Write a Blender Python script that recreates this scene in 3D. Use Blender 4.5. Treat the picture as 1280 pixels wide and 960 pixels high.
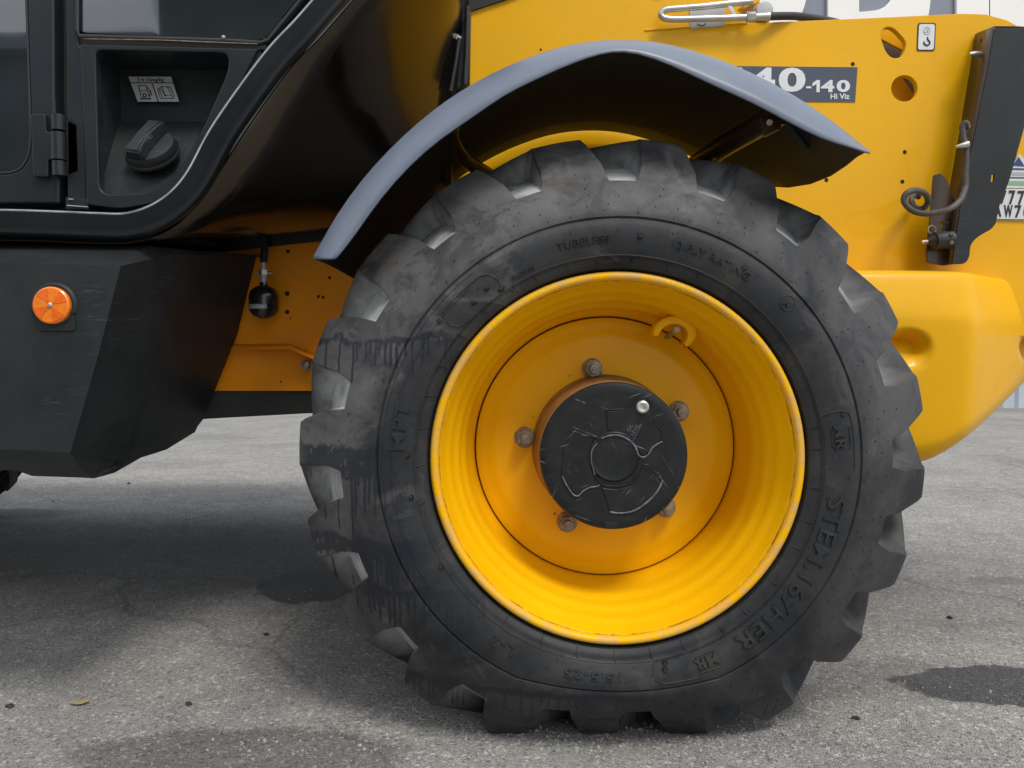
import bpy, bmesh, math, random
from math import sin, cos, pi, radians, atan2, hypot, sqrt, exp
from mathutils import Vector, Matrix, Euler
random.seed(7)
scene = bpy.context.scene
for o in list(bpy.data.objects):
    bpy.data.objects.remove(o)
COL = scene.collection

# ------------------------------------------------------------------ camera
CAM_H = 0.72
cam_d = bpy.data.cameras.new("camera")
cam_d.sensor_width = 36.0
cam_d.lens = 36.0 * 1000 / 1280
cam_d.clip_start = 0.05
cam_d.clip_end = 500
cam = bpy.data.objects.new("camera", cam_d)
COL.objects.link(cam)
cam.location = (0, 0, CAM_H)
cam.rotation_euler = (radians(90 - 2.005), 0, radians(0.286))
scene.camera = cam

# ------------------------------------------------------------------ sky and sun
SUN_EL, SUN_AZ = 56, 150        # azimuth clockwise from +Y
world = bpy.data.worlds.new("World")
scene.world = world
world.use_nodes = True
wn, wl = world.node_tree.nodes, world.node_tree.links
wn.clear()
w_out = wn.new("ShaderNodeOutputWorld")
w_bg = wn.new("ShaderNodeBackground")
w_bg.inputs["Strength"].default_value = 0.12
w_sky = wn.new("ShaderNodeTexSky")
w_sky.sky_type = 'NISHITA'
w_sky.sun_disc = False
w_sky.sun_elevation = radians(SUN_EL)
w_sky.sun_rotation = radians(SUN_AZ)
w_sky.dust_density = 3.0
w_tc = wn.new("ShaderNodeTexCoord")
w_map = wn.new("ShaderNodeMapping"); w_map.inputs["Scale"].default_value = (1, 1, 2.6)
w_noise = wn.new("ShaderNodeTexNoise"); w_noise.inputs["Scale"].default_value = 2.2
w_noise.inputs["Detail"].default_value = 7; w_noise.inputs["Roughness"].default_value = 0.55
w_ramp = wn.new("ShaderNodeValToRGB")
w_ramp.color_ramp.elements[0].position = 0.30; w_ramp.color_ramp.elements[0].color = (0.35, 0.35, 0.35, 1)
w_ramp.color_ramp.elements[1].position = 0.58; w_ramp.color_ramp.elements[1].color = (0.95, 0.95, 0.95, 1)
w_mix = wn.new("ShaderNodeMixRGB")
w_mix.inputs["Color2"].default_value = (6.6, 6.8, 7.1, 1)     # thin overcast cloud
wl.new(w_tc.outputs["Generated"], w_map.inputs["Vector"])
wl.new(w_map.outputs["Vector"], w_noise.inputs["Vector"])
wl.new(w_noise.outputs["Fac"], w_ramp.inputs["Fac"])
wl.new(w_ramp.outputs["Color"], w_mix.inputs["Fac"])
wl.new(w_sky.outputs["Color"], w_mix.inputs["Color1"])
wl.new(w_mix.outputs["Color"], w_bg.inputs["Color"])
wl.new(w_bg.outputs["Background"], w_out.inputs["Surface"])

sun_d = bpy.data.lights.new("sun", 'SUN')
sun_d.energy = 1.5
sun_d.angle = radians(16)
sun_d.color = (1.0, 0.965, 0.91)
sun = bpy.data.objects.new("sun", sun_d)
COL.objects.link(sun)
_az, _el = radians(SUN_AZ), radians(SUN_EL)
_dir = Vector((sin(_az) * cos(_el), cos(_az) * cos(_el), sin(_el)))
sun.rotation_euler = _dir.to_track_quat('Z', 'Y').to_euler()

scene.view_settings.view_transform = 'Standard'
scene.view_settings.look = 'None'
scene.view_settings.gamma = 1
scene.view_settings.use_curve_mapping = False
scene.view_settings.exposure = 0.45
scene.render.resolution_x, scene.render.resolution_y = 1024, 768
scene.cycles.max_bounces = 8

# ------------------------------------------------------------------ helpers
RM = cam.rotation_euler.to_matrix()
def P(px, py, Y):
    """world point at depth Y that stands where the surveyed sight line (px, py) meets that plane"""
    d = RM @ Vector(((px - 640) / 1000.0, -(py - 480) / 1000.0, -1))
    t = Y / d.y
    return Vector((d.x * t, Y, CAM_H + d.z * t))
def G(px, py):
    d = RM @ Vector(((px - 640) / 1000.0, -(py - 480) / 1000.0, -1))
    t = -CAM_H / d.z
    return Vector((d.x * t, d.y * t, 0))

def node_mat(name):
    m = bpy.data.materials.new(name); m.use_nodes = True
    nt = m.node_tree; b = nt.nodes["Principled BSDF"]
    return m, nt, b
def N(nt, typ, **kw):
    n = nt.nodes.new(typ)
    for k, v in kw.items():
        if k in n.inputs: n.inputs[k].default_value = v
        else: setattr(n, k, v)
    return n
def L(nt, a, b): nt.links.new(a, b)
def ramp(nt, fac, p0, p1, c0=(0, 0, 0, 1), c1=(1, 1, 1, 1)):
    r = nt.nodes.new("ShaderNodeValToRGB")
    r.color_ramp.elements[0].position = p0; r.color_ramp.elements[0].color = c0
    r.color_ramp.elements[1].position = p1; r.color_ramp.elements[1].color = c1
    L(nt, fac, r.inputs["Fac"]); return r.outputs["Color"]
def mix(nt, fac, a, b, blend='MIX'):
    n = nt.nodes.new("ShaderNodeMixRGB"); n.blend_type = blend
    for s, v in (("Fac", fac), ("Color1", a), ("Color2", b)):
        if hasattr(v, "links") or hasattr(v, "is_linked"): L(nt, v, n.inputs[s])
        elif isinstance(v, (int, float)): n.inputs[s].default_value = v
        else: n.inputs[s].default_value = (*v, 1) if len(v) == 3 else v
    return n.outputs["Color"]
def math_n(nt, op, a, b=None, c=None):
    n = nt.nodes.new("ShaderNodeMath"); n.operation = op
    for i, v in enumerate((a, b, c)):
        if v is None: continue
        if hasattr(v, "is_linked"): L(nt, v, n.inputs[i])
        else: n.inputs[i].default_value = v
    return n.outputs[0]
def texco(nt, scale=(1, 1, 1), loc=(0, 0, 0), rot=(0, 0, 0)):
    tc = nt.nodes.new("ShaderNodeTexCoord"); mp = nt.nodes.new("ShaderNodeMapping")
    mp.inputs["Scale"].default_value = scale; mp.inputs["Location"].default_value = loc
    mp.inputs["Rotation"].default_value = rot
    L(nt, tc.outputs["Object"], mp.inputs["Vector"]); return mp.outputs["Vector"]
def noise(nt, vec, scale, detail=5, rough=0.55, dist=0.0):
    n = N(nt, "ShaderNodeTexNoise", Scale=scale, Detail=detail, Roughness=rough, Distortion=dist)
    L(nt, vec, n.inputs["Vector"]); return n.outputs["Fac"]
def bump(nt, b, h, strength=0.2, dist=0.002, prev=None):
    n = N(nt, "ShaderNodeBump", Strength=strength, Distance=dist)
    L(nt, h, n.inputs["Height"])
    if prev: L(nt, prev, n.inputs["Normal"])
    L(nt, n.outputs["Normal"], b.inputs["Normal"]); return n.outputs["Normal"]

def simple(name, col, rough=0.5, metal=0.0, var=0.25, vscale=30, bstr=0.15, bscale=300, dust=0.0, dustcol=(0.2, 0.18, 0.15), spec=0.5, coat=0.0, scratch=0.0):
    m, nt, b = node_mat(name)
    v = texco(nt)
    n1 = noise(nt, v, vscale, 6)
    c = mix(nt, ramp(nt, n1, 0.3, 0.7), [x * (1 - var) for x in col], [min(1, x * (1 + var)) for x in col])
    if dust:
        n2 = noise(nt, v, 7, 8, 0.65, 0.4)
        f = math_n(nt, 'MULTIPLY', ramp(nt, n2, 0.42, 0.72), dust)
        c = mix(nt, f, c, dustcol)
    if scratch:
        vs = texco(nt, (9, 9, 190), rot=(0.15, 0.35, 0.1))
        ns = noise(nt, vs, 2.2, 3, 0.5, 0.9)
        msk = ramp(nt, noise(nt, v, 5, 3), 0.5, 0.66)
        f = math_n(nt, 'MULTIPLY', ramp(nt, ns, 0.64, 0.70), scratch)
        f = math_n(nt, 'MULTIPLY', f, msk)
        c = mix(nt, f, c, (0.28, 0.29, 0.29))
    L(nt, c, b.inputs["Base Color"])
    rr = math_n(nt, 'MULTIPLY_ADD', n1, 0.25, rough - 0.12)
    L(nt, rr, b.inputs["Roughness"])
    b.inputs["Metallic"].default_value = metal
    b.inputs["Specular IOR Level"].default_value = spec
    b.inputs["Coat Weight"].default_value = coat
    b.inputs["Coat Roughness"].default_value = 0.12
    if bstr: bump(nt, b, noise(nt, v, bscale, 4), bstr, 0.0008)
    return m

def paint(name, col, chips=0.6, dust=0.07, rough=0.36, peel=0.12):
    m, nt, b = node_mat(name)
    v = texco(nt)
    n1 = noise(nt, v, 3.0, 7, 0.6)
    c = mix(nt, ramp(nt, n1, 0.3, 0.75), [x * 0.93 for x in col], [min(1, x * 1.06) for x in col])
    d = ramp(nt, noise(nt, v, 9, 9, 0.7, 0.8), 0.48, 0.8)
    c = mix(nt, math_n(nt, 'MULTIPLY', d, dust), c, (0.33, 0.24, 0.12))
    # tiny stone chips and rust freckles
    vv = texco(nt, (1, 1, 1.6), (3.1, 1.7, 0.4))
    ch = ramp(nt, noise(nt, vv, 70, 3, 0.6, 0.6), 0.755, 0.775)
    ms = ramp(nt, noise(nt, vv, 4, 3), 0.42, 0.6)
    f = math_n(nt, 'MULTIPLY', math_n(nt, 'MULTIPLY', ch, ms), chips)
    c = mix(nt, f, c, (0.10, 0.035, 0.012))
    L(nt, c, b.inputs["Base Color"])
    r = math_n(nt, 'MULTIPLY_ADD', d, 0.25, rough)
    L(nt, r, b.inputs["Roughness"])
    b.inputs["Coat Weight"].default_value = 0.16
    b.inputs["Specular IOR Level"].default_value = 0.2
    b.inputs["Coat Roughness"].default_value = 0.10
    bump(nt, b, noise(nt, v, 160, 3), peel, 0.0006)
    return m

YEL = (0.83, 0.430, 0.002)
M = {}
M['yellow'] = paint("yellow_paint", YEL)
M['yellow_shaded'] = paint("shaded_yellow_paint", (0.86, 0.29, 0.003), dust=0.2, rough=0.45)  # yellow paint with shade and bounced light put into its deeper orange
M['plastic'] = simple("black_plastic", (0.017, 0.021, 0.023), 0.5, var=0.2, vscale=12, bstr=0.35, bscale=700, dust=0.16, dustcol=(0.06, 0.06, 0.055), scratch=0.42, spec=0.32)
M['guard'] = simple("sky_sheen_plastic", (0.150, 0.180, 0.235), 0.36, var=0.10, vscale=9, bstr=0.2, bscale=500, dust=0.18, dustcol=(0.18, 0.19, 0.2), scratch=0.25)  # faded plastic with the sky's blue reflection put into its grey
M['cab'] = simple("cab_black_paint", (0.013, 0.017, 0.021), 0.40, var=0.1, vscale=8, bstr=0.06, bscale=300, dust=0.12, dustcol=(0.05, 0.048, 0.045), coat=0.0, spec=0.4)
M['cabgloss'] = simple("cab_gloss_paint", (0.008, 0.010, 0.012), 0.32, var=0.1, vscale=8, bstr=0.03, bscale=300, dust=0.0, dustcol=(0.07, 0.065, 0.06), coat=0.25, spec=0.35)
M['gloss'] = simple("gloss_black_glass", (0.012, 0.011, 0.010), 0.26, var=0.2, vscale=5, bstr=0.03, bscale=30, dust=0.10, dustcol=(0.06, 0.045, 0.03), coat=0.5)
M['mirror'] = simple("mirror_black_panel", (0.062, 0.050, 0.036), 0.18, metal=0.9, var=0.1, vscale=5, bstr=0.02, bscale=30, dust=0.25, dustcol=(0.03, 0.025, 0.02))
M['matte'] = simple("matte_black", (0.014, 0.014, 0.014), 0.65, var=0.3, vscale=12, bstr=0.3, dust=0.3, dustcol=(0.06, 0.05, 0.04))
M['rubber'] = simple("rubber_seal", (0.02, 0.021, 0.023), 0.55, bstr=0.2)
M['brownblack'] = simple("worn_black_steel", (0.045, 0.028, 0.016), 0.38, var=0.3, vscale=18, bstr=0.2, dust=0.4, dustcol=(0.11, 0.06, 0.03), coat=0.2)
M['steel'] = simple("zinc_steel", (0.55, 0.54, 0.50), 0.35, metal=0.75, var=0.2, vscale=25, bstr=0.1, dust=0.3, dustcol=(0.3, 0.27, 0.2))
M['rust'] = simple("rusty_steel", (0.36, 0.30, 0.23), 0.42, metal=0.6, var=0.5, vscale=60, bstr=0.15, bscale=350, dust=0.35, dustcol=(0.10, 0.05, 0.03))
M['hub'] = simple("dirty_hub_paint", (0.28, 0.15, 0.055), 0.55, var=0.4, vscale=22, bstr=0.4, bscale=180, dust=0.6, dustcol=(0.10, 0.06, 0.035))
M['white'] = simple("white_print", (0.72, 0.73, 0.74), 0.45, var=0.05, bstr=0.0, dust=0.08)
M['silver'] = simple("silver_label", (0.45, 0.46, 0.47), 0.4, metal=0.2, var=0.06, bstr=0.0, dust=0.1)
M['decal'] = simple("dark_blue_grey_decal", (0.060, 0.075, 0.105), 0.35, var=0.05, bstr=0.0)
M['ink'] = simple("dark_ink", (0.015, 0.016, 0.02), 0.5, var=0.05, bstr=0.0)
M['green'] = simple("pale_green_print", (0.25, 0.45, 0.28), 0.5, var=0.05, bstr=0.0)
M['navy'] = simple("navy_print", (0.03, 0.06, 0.20), 0.5, var=0.05, bstr=0.0)
M['amber'] = simple("amber_reflector", (0.95, 0.22, 0.01), 0.22, var=0.12, vscale=120, bstr=0.8, bscale=500, coat=0.6)
M['amber2'] = simple("amber_reflector_dark", (0.85, 0.14, 0.006), 0.22, var=0.12, vscale=120, bstr=0.8, bscale=500, coat=0.6)
M['cable'] = simple("corrugated_cable", (0.075, 0.068, 0.062), 0.6, var=0.3, vscale=40, bstr=0.3, dust=0.4, dustcol=(0.22, 0.19, 0.15))
M['hole'] = simple("hole_dark", (0.010, 0.008, 0.007), 0.8, bstr=0.0)

def mk_glass():
    m, nt, b = node_mat("tinted_glass")
    v = texco(nt)
    c = mix(nt, ramp(nt, noise(nt, v, 6, 6), 0.35, 0.7), (0.010, 0.014, 0.016), (0.020, 0.026, 0.030))
    L(nt, c, b.inputs["Base Color"])
    b.inputs["Roughness"].default_value = 0.04
    b.inputs["Specular IOR Level"].default_value = 0.8
    b.inputs["Coat Weight"].default_value = 1.0
    b.inputs["Coat IOR"].default_value = 1.9
    b.inputs["Coat Roughness"].default_value = 0.02
    bump(nt, b, noise(nt, v, 3.5, 2), 0.12, 0.01)
    return m
M['glass'] = mk_glass()

def mk_tyre():
    m, nt, b = node_mat("tyre_rubber")
    v = texco(nt)
    at = nt.nodes.new("ShaderNodeAttribute"); at.attribute_name = "valley"
    sep = nt.nodes.new("ShaderNodeSeparateXYZ"); L(nt, v, sep.inputs[0])
    r = math_n(nt, 'SQRT', math_n(nt, 'ADD', math_n(nt, 'MULTIPLY', sep.outputs[0], sep.outputs[0]), math_n(nt, 'MULTIPLY', sep.outputs[2], sep.outputs[2])))
    big = noise(nt, v, 4.2, 8, 0.62, 0.6)
    fine = noise(nt, v, 38, 6, 0.6)
    base = mix(nt, ramp(nt, fine, 0.3, 0.7), (0.010, 0.012, 0.014), (0.020, 0.022, 0.024))
    # dry grey bloom and dust on the outer sidewall, less near the bead
    outer = ramp(nt, r, 0.40, 0.47)
    up = math_n(nt, 'ADD', math_n(nt, 'MULTIPLY_ADD', sep.outputs[2], 0.60, 0.66), math_n(nt, 'MULTIPLY', sep.outputs[0], -0.45))
    dustf = math_n(nt, 'MULTIPLY', ramp(nt, big, 0.36, 0.60), math_n(nt, 'MULTIPLY_ADD', outer, 0.78, 0.20))
    dustf = math_n(nt, 'MULTIPLY', dustf, up)
    c = mix(nt, math_n(nt, 'MINIMUM', dustf, 0.92), base, (0.128, 0.124, 0.124))
    bl = ramp(nt, noise(nt, texco(nt, loc=(1, 7, 3)), 11, 9, 0.68, 1.2), 0.50, 0.62)
    c = mix(nt, math_n(nt, 'MULTIPLY', bl, 0.62), c, (0.020, 0.024, 0.029))
    gl = ramp(nt, noise(nt, texco(nt, loc=(9, 1, 6)), 7, 9, 0.7, 1.4), 0.56, 0.70)
    c = mix(nt, math_n(nt, 'MULTIPLY', math_n(nt, 'MULTIPLY', gl, up), 0.6), c, (0.17, 0.168, 0.168))
    warm = ramp(nt, noise(nt, texco(nt, loc=(5, 2, 8)), 6, 6, 0.6, 0.5), 0.52, 0.72)
    c = mix(nt, math_n(nt, 'MULTIPLY', warm, 0.45), c, (0.095, 0.085, 0.070))
    # valley floors hold pale dried mud, painted lighter at upper left as if lit
    vf = math_n(nt, 'MULTIPLY', at.outputs["Fac"], ramp(nt, noise(nt, v, 14, 7, 0.6, 0.4), 0.22, 0.58))
    up2 = math_n(nt, 'ADD', up, math_n(nt, 'MULTIPLY', sep.outputs[0], -0.45))
    c = mix(nt, math_n(nt, 'MULTIPLY', vf, up2), c, (0.54, 0.56, 0.55))
    # runs of dark liquid on the camera-side left and lower sidewall
    vd = texco(nt, (1, 1, 0.10))
    streak = noise(nt, vd, 85, 3, 0.6, 0.0)
    wob = noise(nt, v, 13, 6, 0.7)
    zz = math_n(nt, 'MULTIPLY_ADD', wob, 0.07, sep.outputs[2])
    masks = []
    vw = N(nt, "ShaderNodeTexVoronoi", voronoi_dimensions='1D'); vw.inputs["Scale"].default_value = 1.0
    L(nt, math_n(nt, 'MULTIPLY', math_n(nt, 'MULTIPLY_ADD', wob, 0.012, sep.outputs[0]), 105.0), vw.inputs["W"])
    csep = nt.nodes.new("ShaderNodeSeparateColor"); L(nt, vw.outputs["Color"], csep.inputs[0])
    colr = csep.outputs[0]; cold = vw.outputs["Distance"]
    for (ztop, zlen, xmin, xmax, solid) in ((0.255, 0.085, -0.58, -0.31, .008), (0.060, 0.14, -0.60, -0.44, .055), (-0.105, 0.13, -0.60, -0.36, .035),
                                    (-0.370, 0.10, -0.46, 0.02, .015), (-0.40, 0.1, 0.0, 0.3, .012), (-0.19, 0.12, -0.48, -0.24, .02)):
        t = math_n(nt, 'DIVIDE', math_n(nt, 'SUBTRACT', ztop, zz), zlen)          # 0 at the top .. 1 at the ends of runs
        top = nt.nodes.new("ShaderNodeMapRange"); top.inputs[1].default_value = 0.0; top.inputs[2].default_value = 0.05; L(nt, t, top.inputs[0])
        ln_ = math_n(nt, 'MULTIPLY_ADD', math_n(nt, 'POWER', colr, 1.7), 0.95, solid / zlen)
        on1 = nt.nodes.new("ShaderNodeMapRange"); on1.inputs[1].default_value = 0.0; on1.inputs[2].default_value = 0.03
        L(nt, math_n(nt, 'SUBTRACT', ln_, t), on1.inputs[0])
        run = math_n(nt, 'MULTIPLY', on1.outputs[0], ramp(nt, cold, 0.24, 0.32, (1, 1, 1, 1), (0, 0, 0, 1)))
        sol = nt.nodes.new("ShaderNodeMapRange"); sol.inputs[1].default_value = solid / zlen + 0.06; sol.inputs[2].default_value = solid / zlen; L(nt, t, sol.inputs[0])
        brk = ramp(nt, noise(nt, texco(nt, (1, 1, 1), (ztop * 7, 3, 1)), 34, 4, 0.6), 0.36, 0.42)
        on = nt.nodes.new("ShaderNodeMath"); on.operation = 'MAXIMUM'; L(nt, run, on.inputs[0]); L(nt, math_n(nt, 'MULTIPLY', sol.outputs[0], brk), on.inputs[1])
        a = nt.nodes.new("ShaderNodeMapRange"); a.inputs[1].default_value = xmin; a.inputs[2].default_value = xmin + 0.03; L(nt, sep.outputs[0], a.inputs[0])
        e = nt.nodes.new("ShaderNodeMapRange"); e.inputs[1].default_value = xmax + 0.05; e.inputs[2].default_value = xmax; L(nt, sep.outputs[0], e.inputs[0])
        k = math_n(nt, 'MULTIPLY', top.outputs[0], on.outputs[0])
        k = math_n(nt, 'MULTIPLY', k, math_n(nt, 'MULTIPLY', a.outputs[0], e.outputs[0]))
        masks.append(k)
    tot = masks[0]
    for k in masks[1:]: tot = math_n(nt, 'MAXIMUM', tot, k)
    tot = math_n(nt, 'MULTIPLY', math_n(nt, 'MULTIPLY', tot, 0.85), math_n(nt, 'SUBTRACT', 1.0, at.outputs['Fac']))
    c = mix(nt, tot, c, (0.014, 0.017, 0.024))
    L(nt, c, b.inputs["Base Color"])
    rr = math_n(nt, 'MULTIPLY_ADD', fine, 0.22, 0.42)
    L(nt, math_n(nt, 'SUBTRACT', rr, math_n(nt, 'MULTIPLY', tot, 0.08)), b.inputs["Roughness"])
    b.inputs["Specular IOR Level"].default_value = 0.30
    n1 = bump(nt, b, noise(nt, v, 190, 5, 0.65), 0.28, 0.0012)
    bump(nt, b, noise(nt, v, 24, 5), 0.35, 0.003, n1)
    return m
M['tyre'] = mk_tyre()

def mk_rim():
    m, nt, b = node_mat("rim_yellow_paint")
    v = texco(nt)
    sep = nt.nodes.new("ShaderNodeSeparateXYZ"); L(nt, v, sep.inputs[0])
    r = math_n(nt, 'SQRT', math_n(nt, 'ADD', math_n(nt, 'MULTIPLY', sep.outputs[0], sep.outputs[0]), math_n(nt, 'MULTIPLY', sep.outputs[2], sep.outputs[2])))
    c = mix(nt, ramp(nt, noise(nt, v, 5, 6), 0.3, 0.7), (0.86, 0.43, 0.002), (0.90, 0.50, 0.003))
    lip = ramp(nt, r, 0.3165, 0.3195)
    wear = ramp(nt, noise(nt, v, 26, 8, 0.7, 0.6), 0.44, 0.54)
    pale = mix(nt, ramp(nt, noise(nt, v, 60, 5), 0.35, 0.6), (0.80, 0.42, 0.05), (0.52, 0.36, 0.20))
    c = mix(nt, math_n(nt, 'MULTIPLY', math_n(nt, 'MULTIPLY', lip, wear), 0.65), c, pale)
    line = math_n(nt, 'COMPARE', r, 0.3168, 0.0008)
    ln = ramp(nt, noise(nt, v, 11, 9, 0.8, 1.5), 0.42, 0.60)
    c = mix(nt, math_n(nt, 'MULTIPLY', math_n(nt, 'MULTIPLY', line, ln), 0.75), c, (0.12, 0.035, 0.01))
    ch = ramp(nt, noise(nt, texco(nt, (1, 1, 1), (2, 5, 1)), 75, 4, 0.6, 0.5), 0.725, 0.75)
    c = mix(nt, math_n(nt, 'MULTIPLY', ch, 0.85), c, (0.09, 0.03, 0.012))
    st = ramp(nt, noise(nt, texco(nt, (1, 1, 1), (7, 5, 1)), 9, 9, 0.75, 1.0), 0.62, 0.78)
    c = mix(nt, math_n(nt, 'MULTIPLY', st, 0.35), c, (0.30, 0.14, 0.03))
    L(nt, c, b.inputs["Base Color"])
    b.inputs["Roughness"].default_value = 0.34
    b.inputs["Specular IOR Level"].default_value = 0.14
    b.inputs["Coat Weight"].default_value = 0.10
    b.inputs["Coat Roughness"].default_value = 0.14
    bump(nt, b, noise(nt, v, 170, 3), 0.05, 0.0004)
    return m
M['rim'] = mk_rim()

def mk_cap():
    m, nt, b = node_mat("scratched_black_cap")
    v = texco(nt)
    c = mix(nt, ramp(nt, noise(nt, v, 30, 6), 0.3, 0.7), (0.007, 0.008, 0.009), (0.016, 0.017, 0.018))
    tot = None
    for rot, sc, sd in ((0.6, 7, 1), (-0.75, 5, 4), (1.9, 6, 9), (1.2, 4, 13), (-0.3, 4, 17)):
        m2 = nt.nodes.new('ShaderNodeMapping'); m2.inputs['Scale'].default_value = (230, 1, 9); m2.inputs['Location'].default_value = (sd, sd, sd)
        L(nt, texco(nt, rot=(0, rot, 0)), m2.inputs['Vector']); ns = noise(nt, m2.outputs[0], 1.0, 2, 0.5, 0.35)
        ms = ramp(nt, noise(nt, texco(nt, loc=(sd, 2, 3)), 16, 3), 0.52, 0.62)
        k = math_n(nt, 'MULTIPLY', ramp(nt, ns, 0.67, 0.71), ms)
        tot = k if tot is None else math_n(nt, 'MAXIMUM', tot, k)
    c = mix(nt, math_n(nt, 'MULTIPLY', tot, 0.7), c, (0.30, 0.31, 0.32))
    c = mix(nt, math_n(nt, 'MULTIPLY', ramp(nt, noise(nt, v, 22, 8, .7), 0.55, 0.8), 0.3), c, (0.09, 0.085, 0.08))
    L(nt, c, b.inputs["Base Color"])
    b.inputs["Roughness"].default_value = 0.36
    b.inputs["Specular IOR Level"].default_value = 0.35
    bump(nt, b, noise(nt, v, 120, 5), 0.2, 0.001)
    return m
M['cap'] = mk_cap()
M['edge'] = simple("edge_highlight_grey", (0.40, 0.42, 0.44), 0.35, var=0.5, vscale=18, bstr=0.1, coat=0.5)  # pale grey for the highlight painted along the cab beam
M['capworn'] = simple("worn_raised_edge", (0.115, 0.13, 0.155), 0.4, var=0.6, vscale=90, bstr=0.2)

def mk_asphalt():
    m, nt, b = node_mat("asphalt")
    v = texco(nt)
    vo = N(nt, "ShaderNodeTexVoronoi", Scale=300.0); L(nt, v, vo.inputs["Vector"])
    vo2 = N(nt, "ShaderNodeTexVoronoi", Scale=150.0); L(nt, v, vo2.inputs["Vector"])
    sepc = nt.nodes.new("ShaderNodeSeparateColor"); L(nt, vo.outputs["Color"], sepc.inputs[0])
    sepd = nt.nodes.new("ShaderNodeSeparateColor"); L(nt, vo2.outputs["Color"], sepd.inputs[0])
    c = mix(nt, ramp(nt, sepc.outputs[0], 0.1, 0.95), (0.24, 0.234, 0.221), (0.425, 0.415, 0.395))
    # the odd pale, brown and dark stone
    c = mix(nt, math_n(nt, 'MULTIPLY', ramp(nt, sepd.outputs[0], 0.90, 0.93), 0.8), c, (0.58, 0.57, 0.54))
    c = mix(nt, math_n(nt, 'MULTIPLY', ramp(nt, sepd.outputs[1], 0.95, 0.96), 0.5), c, (0.30, 0.23, 0.16))
    c = mix(nt, math_n(nt, 'MULTIPLY', ramp(nt, sepd.outputs[2], 0.93, 0.95), 0.45), c, (0.065, 0.063, 0.06))
    big = noise(nt, v, 1.3, 9, 0.6, 0.5)
    c = mix(nt, 0.8, c, mix(nt, ramp(nt, big, 0.28, 0.72), (0.70, 0.70, 0.71), (1.22, 1.20, 1.16)), 'MULTIPLY')
    med = noise(nt, v, 11, 6, 0.65)
    c = mix(nt, 0.7, c, mix(nt, ramp(nt, med, 0.3, 0.7), (0.78, 0.78, 0.78), (1.18, 1.18, 1.18)), 'MULTIPLY')
    fine = noise(nt, v, 420, 4, 0.7)
    c = mix(nt, 0.8, c, mix(nt, ramp(nt, fine, 0.3, 0.7), (0.80, 0.80, 0.80), (1.2, 1.2, 1.2)), 'MULTIPLY')
    # tar joints, thin cracks
    ck = N(nt, "ShaderNodeTexVoronoi", Scale=0.8, feature='DISTANCE_TO_EDGE')
    wv = N(nt, "ShaderNodeTexNoise", Scale=2.5, Detail=6.0); L(nt, v, wv.inputs["Vector"])
    L(nt, mix(nt, 0.25, v, wv.outputs["Color"]), ck.inputs["Vector"])
    crack = ramp(nt, ck.outputs["Distance"], 0.0, 0.006, (1, 1, 1, 1), (0, 0, 0, 1))
    c = mix(nt, math_n(nt, 'MULTIPLY', crack, 0.35), c, (0.06, 0.06, 0.06))
    # damp and oily stains with ragged edges, plus painted shade under the machine
    wet_and_shade = None
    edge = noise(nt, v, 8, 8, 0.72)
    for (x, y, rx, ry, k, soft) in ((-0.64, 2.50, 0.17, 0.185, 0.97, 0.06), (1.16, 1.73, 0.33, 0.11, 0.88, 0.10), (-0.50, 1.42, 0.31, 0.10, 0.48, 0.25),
                                    (-2.35, 3.62, 0.30, 0.12, 0.7, 0.5), (1.55, 2.55, 0.10, 0.05, .4, .3), (0.72, 1.78, 0.35, 0.12, .35, .6),  # far-wheel contact shadow and near-tyre contact darkening are painted in here too
                                    (-1.15, 2.80, 1.25, 0.48, .50, .9), (1.2, 2.35, 0.5, 0.3, .28, .7)):  # first patch is the machine's own shade, painted into the asphalt
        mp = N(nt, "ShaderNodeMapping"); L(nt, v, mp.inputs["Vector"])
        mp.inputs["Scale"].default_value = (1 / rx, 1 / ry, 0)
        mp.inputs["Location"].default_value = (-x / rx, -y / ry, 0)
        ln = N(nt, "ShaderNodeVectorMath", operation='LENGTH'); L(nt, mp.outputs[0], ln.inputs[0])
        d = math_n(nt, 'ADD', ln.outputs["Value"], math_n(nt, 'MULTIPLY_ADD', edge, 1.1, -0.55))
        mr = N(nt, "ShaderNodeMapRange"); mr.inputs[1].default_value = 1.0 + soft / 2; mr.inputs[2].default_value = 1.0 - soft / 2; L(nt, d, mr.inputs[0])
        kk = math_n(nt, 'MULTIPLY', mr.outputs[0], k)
        wet_and_shade = kk if wet_and_shade is None else math_n(nt, 'MAXIMUM', wet_and_shade, kk)
    c = mix(nt, wet_and_shade, c, mix(nt, 1.0, c, (0.13, 0.135, 0.15), 'MULTIPLY'))
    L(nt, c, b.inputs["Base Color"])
    L(nt, math_n(nt, 'SUBTRACT', 0.85, math_n(nt, 'MULTIPLY', wet_and_shade, 0.3)), b.inputs["Roughness"])
    b.inputs["Specular IOR Level"].default_value = 0.35
    h = math_n(nt, 'ADD', math_n(nt, 'MULTIPLY', vo.outputs["Distance"], -1.0), math_n(nt, 'MULTIPLY', fine, 0.6))
    n1 = bump(nt, b, h, 0.85, 0.0035)
    bump(nt, b, noise(nt, v, 45, 5), 0.5, 0.006, n1)
    return m
M['asphalt'] = mk_asphalt()
M['cladding'] = simple("pale_blue_cladding", (0.42, 0.48, 0.54), 0.5, var=0.07, vscale=3, bstr=0.0, dust=0.2, dustcol=(0.35, 0.34, 0.32))
M['signgrey'] = simple("sign_grey", (0.22, 0.245, 0.29), 0.5, var=0.05, vscale=1, bstr=0.0)
M['signwhite'] = simple("sign_cream", (0.83, 0.80, 0.76), 0.5, var=0.03, vscale=1, bstr=0.0)
M['brick'] = simple("depot_render", (0.10, 0.11, 0.12), 0.8, var=0.3, vscale=0.6, bstr=0.0)
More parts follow.
